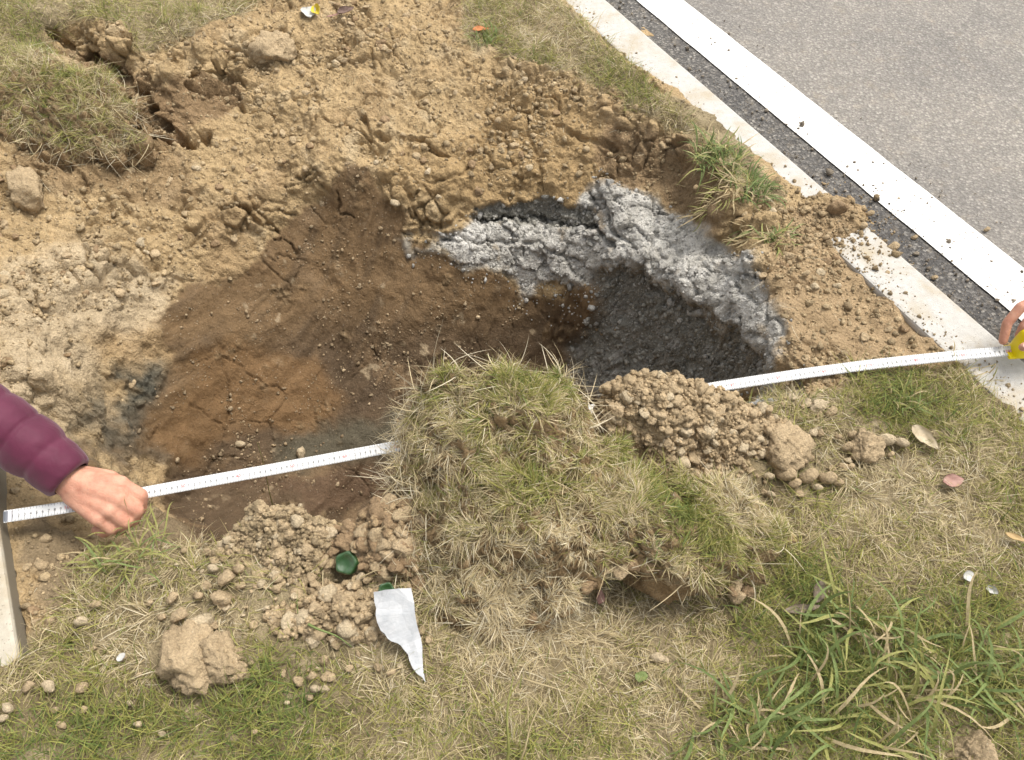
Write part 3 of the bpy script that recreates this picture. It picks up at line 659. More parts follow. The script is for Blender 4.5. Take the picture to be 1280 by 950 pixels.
# ------------------------------------------------------------------ grass blades
PAL = np.array([[.58, .48, .295], [.48, .39, .225], [.385, .325, .16], [.31, .295, .085], [.215, .24, .065], [.13, .185, .05], [.66, .585, .425]])
def flow_az(p, sc=11, jit=.75):
    return 2 * math.pi * 1.6 * fbm(np.c_[p[:, 0] * sc, p[:, 1] * sc, np.zeros(len(p))] + 600, 2) + rng.normal(0, jit, len(p))
def blade_mesh(name, base, nrm, length, width, tilt, curl, col, az=None, seg=3, flop=0.6):
    n = len(base)
    az = rng.uniform(0, 2 * math.pi, n) if az is None else az
    ref = np.c_[np.cos(az), np.sin(az), np.zeros(n)]
    tg = ref - nrm * (ref * nrm).sum(1)[:, None]; tg /= np.maximum(np.linalg.norm(tg, axis=1), 1e-6)[:, None]
    d0 = nrm * np.cos(tilt)[:, None] + tg * np.sin(tilt)[:, None]
    sidev = np.cross(nrm, tg)
    bend = (sidev * rng.normal(0, 1, n)[:, None] * 0.8 + tg * 0.5 - nrm * flop) * curl[:, None]
    roll = rng.normal(0, 0.7, n)
    wdir = sidev * np.cos(roll)[:, None] + nrm * np.sin(roll)[:, None]
    us = np.linspace(0, 1, seg + 1); V = []
    for u in us[:-1]:
        p = base + length[:, None] * (u * d0 + u * u * bend); hw = (width * (1 - 0.75 * u ** 1.5) * 0.5)[:, None] * wdir
        V += [p - hw, p + hw]
    V.append(base + length[:, None] * (d0 + bend))
    V = np.stack(V, 1); nv = V.shape[1]; F = []
    for s in range(seg - 1): a_ = 2 * s; F += [[a_, a_ + 1, a_ + 3], [a_, a_ + 3, a_ + 2]]
    a_ = 2 * (seg - 1); F.append([a_, a_ + 1, a_ + 2])
    F = np.array(F)[None] + (np.arange(n) * nv)[:, None, None]
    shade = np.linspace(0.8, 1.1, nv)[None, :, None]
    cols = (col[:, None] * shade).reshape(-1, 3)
    return mesh_np(name, V.reshape(-1, 3), F.reshape(-1, 3), M_GRASS, cols, False)
GREEN = [(1130,492,70,1.2),(1105,520,50,.6),(660,672,40,.9),(345,860,50,1.1),(250,900,70,.9),(120,905,60,.9),(330,700,60,.5),(820,680,40,1.0),(640,540,80,.45),(780,590,70,.45),
         (1090,840,150,1.0),(940,900,90,1.0),(1240,800,90,.9),(620,50,30,1.2),(680,80,30,1.0),(800,110,60,.7),(40,60,60,.8),(140,15,40,.7),(30,20,60,.9),(1240,540,60,.7),(1000,750,60,.8),(560,880,60,.5),(60,920,60,.7),(400,920,90,.8),(850,690,40,.7),(700,930,80,.6),(1250,620,40,.6),(960,560,50,.4),(1040,520,40,.5),(330,650,40,.5),(160,690,50,.8)]
GPTS = [(hit(a_, b_)[:2], r_ * 0.00145, s_) for a_, b_, r_, s_ in GREEN]
DRYP = [(525,600,60,1.9),(530,540,50,1.6),(560,700,60,1.2),(620,462,50,1.2),(720,490,50,1.2),(650,750,90,1.0),(760,660,50,.9),(930,650,60,1.1),(700,700,40,.8),(700,830,160,.8),(480,880,60,.6),(200,790,110,.8),(1180,660,110,.5),(1100,640,90,.4),(900,800,80,.7),(880,580,50,.5),(1200,560,80,.5),(540,850,60,.5)]
DPTS = [(hit(a_, b_)[:2], r_ * 0.00145, s_) for a_, b_, r_, s_ in DRYP]
def green_level(x, y):
    p = np.c_[x, y, np.zeros(len(x))]
    g = 0.17 + 0.48 * fbm(p * 5 + 3, 3) + 0.30 * fbm(p * 22 + 9, 3)
    for c, r_, s_ in GPTS: g += 0.42 * s_ * np.exp(-((x - c[0]) ** 2 + (y - c[1]) ** 2) / (r_ * r_))
    for c, r_, s_ in DPTS: g -= 0.28 * s_ * np.exp(-((x - c[0]) ** 2 + (y - c[1]) ** 2) / (r_ * r_))
    return g
def grass_colours(g):
    n = len(g); u = rng.random(n); v = g + rng.normal(0, 0.24, n)
    idx = np.where(v < 0.0, np.where(u < .3, 6, np.where(u < .7, 0, 1)), np.where(v < 0.22, np.where(u < .5, 0, np.where(u < .8, 1, 2)), np.where(v < 0.45, np.where(u < .5, 2, 3), np.where(v < 0.75, np.where(u < .6, 3, 4), np.where(u < .5, 4, 5)))))
    return PAL[idx] * rng.uniform(0.75, 1.2, (n, 1)), v
# thin places in the turf: heaps of crumbs and bare patches
BARE = [(400,770,75),(430,730,55),(330,690,50),(455,680,60),(250,830,50),(880,560,110),(1080,555,45),(985,580,50),(60,700,36),(500,790,28),(1210,935,30)]
BPTS = [(hit(a_, b_)[:2], r_ * 0.0015) for a_, b_, r_ in BARE]
def bare(x, y):
    f = np.ones(len(x))
    for c, r_ in BPTS: f *= 1 - 0.8 * np.exp(-(((x - c[0]) ** 2 + (y - c[1]) ** 2) / (r_ * r_)) ** 1.5)
    return f
x, y = rand_ground(700000, -0.30, 3.18, KL - 0.17); fg = F_grass(x, y) * bare(x, y); ss_, tt_ = st(x, y); fg = fg * ((ss_ > KL + 0.01) | (zt(x, y) > LEFT_TOP))
dens = np.where(F_top(x, y) > 0.3, 0.75, np.where(F_left(x, y) > 0.3, 0.65, 1.0)) * (0.55 + 0.45 * smooth(-0.3, 0.1, fbm(np.c_[x, y, x * 0] * 18 + 70, 2)))
dens = np.where(st(x, y)[1] > 3.0, 0.3, dens)
k = rng.random(len(x)) < fg * dens * 0.62; x, y = x[k], y[k]
nr = gnorm(x, y); nr = nr + np.array([0, 0, 0.8]); nr /= np.linalg.norm(nr, axis=1)[:, None]
g = green_level(x, y); cols, gvv = grass_colours(g); n_ = len(x); isg = gvv > 0.45; lv = 0.65 + 0.8 * smooth(-.4, .4, fbm(np.c_[x, y, x * 0] * 13 + 800, 3))
L = np.where(isg, rng.uniform(.018, .046, n_), rng.uniform(.014, .042, n_)) * lv; W = np.where(isg, rng.uniform(.0012, .0022, n_), rng.uniform(.0008, .0017, n_))
tilt = np.where(isg, rng.uniform(.25, 1.2, n_), np.abs(rng.normal(1.15, .35, n_))); tilt = np.clip(tilt, 0, 1.5)
curl = np.where(isg, rng.uniform(.1, .5, n_), rng.uniform(.2, .9, n_))
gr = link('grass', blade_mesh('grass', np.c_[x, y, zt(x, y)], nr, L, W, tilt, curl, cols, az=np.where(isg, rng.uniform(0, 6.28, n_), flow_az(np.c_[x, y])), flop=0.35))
tag(gr, 'short half dry turf covering the verge around the pit', 'grass', kind='stuff')
print('grass blades', n_)
# sparse loose straw and rootlets on the bare soil
x, y = rand_ground(14000); k = rng.random(len(x)) < (1 - F_grass(x, y)) * (1 - F_brown(x, y)) * (1 - F_grey(x, y)) * 0.10 * (zt(x, y) > -0.12); x, y = x[k], y[k]
n_ = len(x)
st_o = link('rootlets', blade_mesh('rootlets', np.c_[x, y, zt(x, y) + 0.001], gnorm(x, y), rng.uniform(.012, .05, n_), rng.uniform(.0008, .0016, n_), rng.uniform(1.1, 1.6, n_), rng.uniform(.2, .7, n_), PAL[rng.choice([0, 1, 6], n_)] * .9, flop=0.1), ground)
tag(st_o, kind='stuff')

# ------------------------------------------------------------------ slabs: sods and heaps
def slab(outline, interior, zbot, hollow=None, M=220, K=56, rag=0.012, disp=None, sharp=10):
    """closed lump: upper sheet through the given photo points, sides and underside; returns verts (world), quads, k-index of ring, normals"""
    o = np.array([P(*p) for p in outline]); c = o.mean(0)
    n = len(o); ang = np.linspace(0, n, M, endpoint=False); i = np.floor(ang).astype(int); f = ang - i
    p0, p1, p2, p3 = (o[(i + d) % n] for d in (-1, 0, 1, 2)); f = f[:, None]
    ring = 0.5 * ((2 * p1) + (-p0 + p2) * f + (2 * p0 - 5 * p1 + 4 * p2 - p3) * f * f + (-p0 + 3 * p1 - 3 * p2 + p3) * f ** 3)
    cth = np.c_[np.cos(np.linspace(0, 2 * np.pi, M, endpoint=False)), np.sin(np.linspace(0, 2 * np.pi, M, endpoint=False)), np.zeros(M)]
    rr = 1 + rag / 0.1 * 0.35 * fbm(cth * 6 + c, 4)
    pts = np.r_[o, [P(*p) for p in interior]]
    top = RBF(pts[:, :2], pts[:, 2], 0.01)
    rs = np.linspace(0.02, 1, K); V = []
    for r_ in rs:
        q = c[:2] + (ring[:, :2] - c[:2]) * (r_ * rr)[:, None]
        z = top(q) - 0.018 * r_ ** sharp; V.append(np.c_[q, z])
    zr = V[-1][:, 2]
    hb = np.full(M, float(zbot))
    if hollow is not None:
        for (hx, hy, hz, hr, lift) in hollow:
            d = np.linalg.norm(V[-1][:, :2] - P(hx, hy, hz)[:2], axis=1); hb = np.maximum(hb, lerp(zbot, lift, np.exp(-(d / hr) ** 2)))
    hb = np.minimum(hb, zr - 0.02)
    for u in np.linspace(0.12, 1, 12):
        q = c[:2] + (V[K - 1][:, :2] - c[:2]) * (1 + 0.02 * math.sin(u * 3.1) - 0.10 * u * u); V.append(np.c_[q, lerp(zr - 0.004, hb, u)])
    last = V[-1]
    for r_ in (0.85, 0.65, 0.4, 0.1):
        q = c[:2] + (last[:, :2] - c[:2]) * r_; V.append(np.c_[q, lerp(np.full(M, zbot), hb, smooth(0.2, 0.75, np.full(M, r_)))])
    V = np.concatenate(V); Q = grid_faces(len(V) // M, M, True)[:, ::-1]
    N = vnormals(V, Q)
    if N[: M * 10, 2].mean() < 0: Q = Q[:, ::-1]; N = -N
    ringk = np.repeat(np.arange(len(V) // M), M)
    if disp is not None: V = V + N * disp(V)[:, None]; N = vnormals(V, Q)
    return V, Q, ringk, N, K, M
def tri_sample(V, Q, N, n, wfun):
    a_, b_, c_, d_ = (V[Q[:, k]] for k in range(4)); area = np.linalg.norm(np.cross(c_ - a_, d_ - b_), axis=1) * 0.5
    wq = area * wfun(V[Q].mean(1), N[Q].mean(1)); wq /= wq.sum()
    i = rng.choice(len(Q), n, p=wq); u, v = rng.random((2, n, 1))
    p = (a_[i] * (1 - u) + b_[i] * u) * (1 - v) + (d_[i] * (1 - u) + c_[i] * u) * v
    nn = N[Q[i]].mean(1); return p, nn / np.maximum(np.linalg.norm(nn, axis=1), 1e-6)[:, None]
def soil_disp(a1=0.012, a2=0.008, a3=0.006):
    def f(V):
        g1, g2, gi = worley((V + np.c_[fbm(V * 25, 2), fbm(V * 25 + 7, 2), fbm(V * 25 + 3, 2)] * .01) * 42)
        return a1 * fbm(V * 9, 4) + a2 * ((1 - smooth(0, .8, g1)) * (.4 + _r3[gi, 0]) - 0.4 * (1 - smooth(0, .14, g2 - g1))) + a3 * fbm(V * 60, 3)
    return f
def sod(name, label, outline, interior, zbot, nblades, hollow=None, fringe=0, gbias=0.0, soil=(0.34, 0.235, 0.125), cat='sod', fr_dir=None, lmul=1.0):
    V, Q, rk, N, K, M = slab(outline, interior, zbot, hollow, disp=soil_disp(.040, .016, .009), rag=.085)
    base = np.array([V[:, 0].mean(), V[:, 1].mean(), zbot + 0.01])
    t_ = empty(name, base, label, cat)
    turf = smooth(0.45, 0.75, N[:, 2]) * (rk < K)
    v_ = 0.12 * fbm(V * 20, 3)
    c_ = lerp(np.array(soil)[None] * (1 + v_[:, None] * 2), np.array([[0.19, 0.145, 0.08]]), turf[:, None])
    link('soil', mesh_np('soil', V - base, Q, M_SOIL, c_, True, {'wet': np.zeros(len(V))}), t_)
    p, nn = tri_sample(V, Q, N, nblades, lambda c, n: smooth(0.5, 0.8, n[:, 2]) * (0.25 + smooth(-.35, .15, fbm(c * 16 + 820, 3))))
    g = green_level(p[:, 0], p[:, 1]) + gbias + 0.35 * fbm(p * 14, 3); cols, gvv = grass_colours(g); isg = gvv > .45; n_ = len(p)
    L = np.where(isg, rng.uniform(.018, .042, n_), rng.uniform(.014, .042, n_)) * lmul * (0.6 + 0.9 * smooth(-.4, .4, fbm(p * 13 + 810, 3)))
    W = np.where(isg, rng.uniform(.0011, .002, n_), rng.uniform(.0008, .0016, n_))
    tilt = np.clip(np.where(isg, rng.uniform(.4, 1.35, n_), np.abs(rng.normal(1.25, .3, n_))), 0, 1.55)
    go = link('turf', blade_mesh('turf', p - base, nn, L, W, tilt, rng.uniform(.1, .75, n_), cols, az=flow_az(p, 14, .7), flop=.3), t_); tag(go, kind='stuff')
    if fringe:
        ed = V[(rk >= K - 3) & (rk <= K + 3)]; en = N[(rk >= K - 3) & (rk <= K + 3)]
        if fr_dir is not None:
            w_ = fr_dir(ed); w_ = w_ / w_.sum(); i = rng.choice(len(ed), fringe, p=w_)
        else: i = rng.integers(0, len(ed), fringe)
        nn = en[i] + np.array([0, 0, .35]); nn /= np.linalg.norm(nn, axis=1)[:, None]
        fo = link('dry_fringe', blade_mesh('dry_fringe', ed[i] - base, nn, rng.uniform(.02, .065, fringe), rng.uniform(.0010, .0023, fringe), rng.uniform(.5, 1.6, fringe), rng.uniform(.4, 1.2, fringe), PAL[rng.choice([0, 0, 1, 6, 6], fringe)] * rng.uniform(.75, 1.15, (fringe, 1)), seg=5, flop=.25), t_)
        tag(fo, kind='stuff')
    return t_, V, N
# the big turned-over sod on the near rim
def left_far(ed):
    a_ = P(505, 560, .1); b_ = P(640, 455, .25); c_ = P(730, 480, .2); q = P(520, 660, .08)
    return 0.04 + sum(w_ * np.exp(-(((ed[:, :2] - p_[:2]) ** 2).sum(1)) / (r_ * r_)) for p_, w_, r_ in ((a_, 1.0, .09), (b_, .8, .07), (c_, .6, .06), (q, .8, .09)))
big_sod, _, _ = sod('sod_clump', 'big lump of half dry turf standing on the pit edge over the tape',
    [(500,525,.13),(525,488,.19),(565,463,.235),(630,455,.255),(690,470,.235),(722,500,.20),(752,545,.14),(800,572,.12),(860,592,.11),(930,618,.10),(972,655,.085),(955,700,.07),(898,728,.065),(850,712,.085),(812,688,.105),(770,698,.105),(735,722,.08),(690,757,.045),(640,785,.02),(572,790,.02),(538,750,.03),(526,690,.06),(518,625,.095),(503,575,.115)],
    [(615,560,.205),(560,560,.18),(700,600,.17),(620,680,.115),(800,630,.13),(700,680,.125),(880,655,.125),(560,640,.13),(570,730,.065),(640,500,.25)],
    -0.03, 36000, hollow=[(775,705,.09,.06,.078),(905,735,.05,.032,.045)], fringe=2400, gbias=0.06, fr_dir=left_far, lmul=.8)
for px_, py_, z_ in [(640,780,.02),(660,772,.028),(682,760,.035),(700,748,.045),(720,735,.055),(735,728,.06),(750,716,.07),(768,708,.082),(785,704,.085),(800,700,.085),(815,702,.08),(832,712,.068),(846,722,.055),(710,728,.065),(745,705,.085),(775,694,.10),(810,690,.095),(690,750,.05),(915,735,.03),(925,742,.02)]:
    for _ in range(3):
        o = link('clod', random.choice(CLODS[random.choice('bbt')]), big_sod); put(o, P(px_ + random.uniform(-10, 10), py_ + random.uniform(-6, 6), z_ - .006) - np.array(big_sod.location), random.uniform(.006, .016))
# the sod at the far left corner
sod('sod_block', 'turf block slumped over the pit slope with a dark crack behind it',
    [(-70,75,.06),(-20,66,.065),(40,62,.065),(85,78,.06),(125,95,.05),(158,118,.03),(166,150,.005),(150,182,-.02),(105,188,-.02),(60,180,-.01),(10,165,.0),(-40,160,.01),(-90,150,.02),(-100,100,.05)],
    [(60,120,.06),(0,110,.065),(100,140,.035)], -0.14, 9500, fringe=700, gbias=0.1, soil=(0.30, 0.21, 0.115))

# heaps of crumbled soil
def heap(name, label, outline, interior, zbot, nclod, smin, smax, ncrumb, mats='tttp', soil=(0.42, 0.32, 0.195)):
    V, Q, rk, N, K, M = slab(outline, interior, zbot, None, M=150, K=40, disp=soil_disp(.012, .012, .006), sharp=3)
    base = np.array([V[:, 0].mean(), V[:, 1].mean(), zbot + 0.01]); t_ = empty(name, base, label, 'soil heap')
    v_ = 0.25 * fbm(V * 20, 3)
    link('soil', mesh_np('soil', V - base, Q, M_SOIL, np.array(soil)[None] * (1 + v_[:, None]), True, {'wet': np.zeros(len(V))}), t_)
    p, nn = tri_sample(V, Q, N, nclod + ncrumb, lambda c, n: smooth(-0.1, 0.5, n[:, 2]))
    for q in p[:nclod]:
        r_ = smin + (smax - smin) * random.random() ** 2.2
        o = link('clod', random.choice(CLODS[random.choice(mats)]), t_); put(o, q - base + np.array([0, 0, r_ * .15]), r_)
    c0 = V[:, :2].mean(0); ext = np.abs(V[:, :2] - c0).max(0)
    for _ in range(int(nclod * .45)):                     # crumbs rolled a little way from the heap
        a_ = random.uniform(0, 6.28); r0 = random.uniform(.85, 1.55); x_, y_ = c0[0] + ext[0] * r0 * math.cos(a_), c0[1] + ext[1] * r0 * math.sin(a_); z_ = float(zt(x_, y_))
        if z_ < -.03: continue
        r_ = smin * .8 + (smax - smin) * .6 * random.random() ** 2
        o = link('clod', random.choice(CLODS[random.choice(mats)]), t_); put(o, np.array([x_, y_, z_ + .006]) - base, r_)
    q = p[nclod:]; sz = 0.0025 * (1 - rng.random(ncrumb)) ** -0.4
    crumb_mass('soil_crumbs', q[:, 0], q[:, 1], q[:, 2], np.minimum(sz, .008), np.array([soil]) * rng.uniform(.75, 1.3, (ncrumb, 1)), t_, 1, base)
    return t_
heap('soil_heap', 'mound of crumbled tan soil beside the turf lump, on the pit edge',
     [(742,512,.09),(752,488,.13),(775,470,.16),(815,464,.17),(860,470,.15),(905,488,.115),(955,505,.08),(990,528,.05),(985,560,.02),(950,585,.01),(900,592,.02),(845,588,.05),(790,572,.075),(752,545,.08)],
     [(830,510,.155),(900,540,.09),(780,520,.13),(850,555,.08)], -0.02, 290, .005, .015, 2200)
heap('soil_heap', 'low spread of crumbled soil around the torn white card',
     [(318,800,.01),(330,765,.02),(362,742,.02),(410,728,.03),(455,735,.04),(480,760,.04),(478,800,.02),(440,808,.012),(390,800,.015),(350,812,.01)],
     [(400,765,.035),(440,770,.045),(370,785,.012),(420,745,.02)], -0.02, 110, .005, .017, 1100)
heap('soil_heap', 'brown crumbled soil on the near pit edge against the turf lump',
     [(408,690,.02),(430,658,.045),(462,630,.07),(500,622,.085),(530,628,.08),(535,670,.06),(530,715,.035),(490,728,.03),(450,700,.03),(432,688,.01)],
     [(480,665,.07),(510,680,.065)], -0.03, 120, .006, .020, 900, 'tbbt', (0.33, 0.24, 0.14))
heap('soil_heap', 'crumbly soil bank with thin grass along the near pit edge',
     [(270,690,.02),(292,650,.045),(320,630,.06),(360,634,.06),(400,640,.055),(418,662,.035),(410,700,.03),(370,728,.02),(320,730,.015),(285,715,.015)],
     [(340,662,.05),(370,690,.025),(310,690,.02),(395,665,.05)], -0.03, 150, .004, .014, 1400, 'ttpt', (0.38, 0.295, 0.18))

# single clods, placed where the photograph shows them
BIG = {}
def clod_thing(px, py, wpx, label, group=None, kind='t', flat=.7, sub=3, sink=.35, hpx=None, name='clod', cat='clod'):
    q = hit(px, py + (hpx or wpx) * .2, zt); k_ = np.linalg.norm(q - np.array([0, 0, CAM_H])) / math.hypot(FPX, math.hypot(px - 640, py - 475))
    r_ = wpx * k_ / 2
    key = (kind, sub, len(BIG) % 5 if sub < 4 else len(BIG))
    if key not in BIG: BIG[key] = lump_mesh('clod', 300 + 7 * len(BIG), sub, {'t': M_CLOD, 'b': M_CLOD_B, 'p': M_CLOD_P, 'g': M_CLOD_G}[kind], .3, 1.0)
    o = link(name, BIG[key]); hr = (hpx or wpx * .75) * k_ / 2
    o.location = (q[0], q[1], q[2] + hr * (1 - sink) + (.009 if sub == 2 and name == 'clod' else 0)); o.scale = (r_, max(hr * 1.05, r_ * .6), hr); o.rotation_euler = (0, 0, random.uniform(-.4, .4))
    return tag(o, label, cat, group)
def cluster(px, py, label, lumps):
    q = hit(px, py, zt); V, F, k = [], [], 0
    for i, (dx, dy, w_, h_) in enumerate(lumps):
        me = lump_mesh('tmp', 500 + 11 * i + int(px), 4, None, .34, 1.0); v = np.empty(len(me.vertices) * 3, np.float32); me.vertices.foreach_get('co', v); v = v.reshape(-1, 3)
        g = hit(px + dx, py + dy, zt); r_ = w_ * .00140 / 2; h = h_ * .00140 / 2
        V.append(v * [r_, r_ * .85, h] + g + [0, 0, h * .55] - q); F.append(ICO[4][1] + k); k += len(v); bpy.data.meshes.remove(me)
    return tag(link('clod', mesh_np('clod', np.concatenate(V), np.concatenate(F), M_CLOD), None, q), label, 'clod')
cluster(255, 832, 'large cracked clod of pale tan soil lying on the dry turf', [(-18, -6, 66, 54), (18, -4, 66, 58), (0, 6, 60, 44), (-38, 8, 30, 26), (34, 10, 36, 30), (44, 14, 24, 22), (-10, 14, 40, 26)])
clod_thing(982, 560, 52, 'rounded tan clod at the foot of the crumbled mound', sub=4, hpx=44)
clod_thing(1047, 262, 26, 'brown clod lying on the road kerb', kind='b', hpx=22)
clod_thing(252, 781, 33, 'oval pale clod touching the large cracked clod', kind='p', hpx=24)
clod_thing(277, 745, 26, 'block-shaped clod above the oval pale clod', hpx=26)
clod_thing(1212, 938, 62, 'tan clod half hidden among the long green grass blades', sub=4, hpx=50, sink=.5)
clod_thing(823, 821, 22, 'small cream stone on the turf below the sod hollow', kind='p', name='stone', cat='stone')
clod_thing(1022, 508, 30, 'long pale clod beside the tape and the crumbled mound', kind='p', hpx=17)
clod_thing(1078, 556, 38, 'biggest tan clod of a small spill on the turf by the tape', sub=4, hpx=32)
clod_thing(440, 678, 44, 'brown clod wedged beside the green bottle base', kind='b', sub=4, hpx=30)
clod_thing(500, 668, 50, 'lumpy clod on the near pit edge beside the turf lump', sub=4, kind='t', hpx=26)
clod_thing(40, 235, 46, 'large clod under the slumped turf block', kind='t', sub=4, hpx=44, sink=.6)
clod_thing(345, 58, 56, 'smooth rounded clod bulging from the far pit edge', sub=4, kind='t', hpx=40, sink=.7)
clod_thing(300, 555, 14, 'whitish pebble stuck in the brown pit wall over the tape', kind='p', sub=2, name='pebble', cat='pebble')
clod_thing(377, 566, 10, 'narrow pale pebble touching the tape over the pit', kind='p', sub=2, hpx=18, name='pebble', cat='pebble')
scat = [(40,858,15),(66,858,19),(107,860,19),(14,885,16),(8,899,14),(72,888,11),(82,906,13),(108,888,12),(157,823,10),(285,722,22),(228,768,22),(218,748,16),(108,778,19),(123,757,15),(176,906,12),(205,918,11),(395,862,13),(391,846,13),(388,872,11),(176,845,9),(120,812,8),(268,712,14),(300,712,16),(250,745,14),(205,772,12),(190,755,9),(165,880,9),(320,915,8),(232,690,9),(360,880,8)]
for a_, b_, w_ in scat:
    clod_thing(a_, b_, w_ * 1.05, 'small pale clod scattered on the turf around the large cracked clod', 'small clods on the turf round the large cracked clod', random.choice('tpt'), sub=2, sink=.2)
for a_, b_, w_ in [(1062,545,12),(1055,560,14),(1068,572,16),(1102,553,24),(1122,556,18),(1090,572,14),(1045,548,9),(1075,540,9),(1060,585,10),(1110,570,9),(1035,517,16)]:
    clod_thing(a_, b_, w_, 'small clod of the little spill on the turf by the tape', 'little clods spilled on the turf by the tape', random.choice('tp'), sub=2, sink=.2)
for a_, b_, w_ in [(977,592,26),(1006,596,24),(1030,598,22),(990,606,16),(958,598,14),(1018,612,14),(1045,605,12),(960,620,12),(1000,575,12)]:
    clod_thing(a_, b_, w_, 'clod rolled down from the crumbled mound onto the turf', 'clods rolled down from the crumbled mound', random.choice('ttp'), sub=2, sink=.2)
for a_, b_, w_ in [(1112,312,16),(1075,285,12),(1105,345,9),(1140,300,8),(1165,350,8),(1005,345,10),(1030,300,9),(1230,290,8),(1085,270,10)]:
    clod_thing(a_, b_, w_, 'crumb of soil lying by or on the road kerb', 'soil crumbs by the road kerb', 't', sub=2, sink=.2)
# grit on road edge and line
n_ = 5200; s = KR + KW + np.abs(rng.normal(0, .13, n_)); t = rng.uniform(-.2, 4.0, n_); x, y = xy(s, t)
k = rng.random(n_) < .35 + .65 * np.exp(-((t - spill_c[1] + .2) / .5) ** 2); x, y = x[k], y[k]; n_ = len(x)
gro = crumb_mass('road_grit', x, y, np.full(n_, -.009), 0.0011 * (1 - rng.random(n_)) ** -.36, np.array([[.27, .23, .18]]) * rng.uniform(.5, 1.4, (n_, 1)), road)

# ------------------------------------------------------------------ grass tufts, blade by blade
def one_blade(seed, width, droop, seg=7):
    r_ = np.random.default_rng(seed); us = np.linspace(0, 1, seg + 1); V = []
    for u in us:
        zz = math.sin(u * 1.35) / 1.35 * (1 - .25 * droop * u); xx = droop * u * u * .85; hw = width * .5 * (1 - u ** 2.2) * (.7 + .6 * min(u * 3, 1)) + .0002
        yy = 0.06 * math.sin(u * 4 + seed)
        V += [(xx, yy - hw, zz + hw * .45), (xx, yy, zz), (xx, yy + hw, zz + hw * .45)]
    F = []
    for k in range(seg):
        a_ = 3 * k; F += [[a_, a_ + 1, a_ + 4, a_ + 3], [a_ + 1, a_ + 2, a_ + 5, a_ + 4]]
    return np.array(V), np.array(F)
def tuft(name, label, px, py, n, lo, hi, wid, spread, mats, lean=(.2, 1.1), az=None, azs=3.2, loc=None):
    q = hit(px, py, zt) if loc is None else np.array(loc)
    t_ = empty(name, q - np.array([0, 0, .004]), label, 'grass')
    meshes = {}
    for mi in set(mats):
        for k in range(3):
            v, f = one_blade(k + 5 * mi + px % 7, wid / ((lo + hi) / 2), (.12, .35, .75)[k]); meshes[mi, k] = mesh_np('blade', v, f, M_BL[mi])
    for _ in range(n):
        mi = random.choice(mats); L = random.uniform(lo, hi); o = link('blade', meshes[mi, random.randrange(3)], t_)
        r_ = spread * math.sqrt(random.random()); an = random.uniform(0, 6.28)
        a_ = random.uniform(0, 6.28) if az is None else random.gauss(az, azs)
        dx, dy = r_ * math.cos(an), r_ * math.sin(an)
        o.location = (dx, dy, float(zt(q[0] + dx, q[1] + dy)) - q[2] if loc is None else 0); tl = random.uniform(*lean)
        o.rotation_euler = Euler((0, tl, a_), 'XYZ'); o.scale = (L, L, L)
    return t_
tuft('grass_tuft', 'sprawling tuft of broad green blades in front of the two white petals', 1085, 850, 230, .04, .185, .0033, .13, [0, 0, 2, 1, 2, 3, 3], (.12, 1.15))
tuft('grass_tuft', 'dark green blade tuft beside the tan clod among long grass', 1235, 840, 80, .06, .17, .0034, .08, [1, 0, 0, 2, 3], (.4, 1.3))
tuft('grass_tuft', 'blue green grass tuft with brown straws left of the broad bladed tuft', 925, 905, 75, .06, .16, .0034, .07, [1, 0, 0, 3], (.4, 1.3))
tuft('grass_tuft', 'green tuft mixed with dry straw on the pit rim against the road kerb', 893, 195, 190, .05, .135, .0029, .06, [1, 1, 0, 0, 2, 3], (.25, 1.3), loc=P(897, 200, .008))
tuft('grass_tuft', 'dry hanging straw tuft on the pit rim below the green kerb tuft', 905, 238, 110, .04, .11, .0022, .045, [3, 3, 2], (.7, 1.9), az=3.6, azs=.9)
tuft('grass_tuft', 'dark green tuft leaning onto the road kerb', 938, 245, 110, .05, .12, .0028, .05, [1, 1, 0], (.4, 1.3), az=.4, azs=1.0, loc=P(935, 238, .008))
tuft('grass_tuft', 'small drooping green tuft on bare soil at the pit rim', 968, 302, 95, .05, .105, .0026, .022, [0, 1, 2, 3], (.4, 1.7), loc=P(968, 302, .012))
tuft('grass_tuft', 'thin hanging tuft at the rim over the grey clay', 935, 292, 30, .04, .08, .0024, .02, [0, 3, 3], (.8, 1.9), az=3.6, azs=.8)
tuft('grass_tuft', 'upright green tuft beside the tape near the road kerb', 1128, 503, 50, .04, .085, .0024, .035, [0, 2, 0, 3], (.1, .9))
tuft('grass_tuft', 'green and yellow tuft below the fist holding the tape', 160, 692, 120, .04, .11, .0022, .06, [0, 2, 2, 3], (.2, 1.2), loc=P(158, 690, .022))
tuft('grass_tuft', 'straw tuft under the tape end at the yellow case', 1210, 468, 60, .03, .075, .0022, .04, [3, 3, 2], (.2, 1.2))
tuft('grass_tuft', 'bright green tuft around the orange leaf', 605, 52, 45, .03, .07, .0028, .04, [0, 1, 0], (.3, 1.3))
tuft('grass_tuft', 'green tuft on the turf lump above the hollow', 812, 672, 34, .02, .05, .002, .02, [0, 1], (.2, 1.1), loc=P(815, 672, .11))
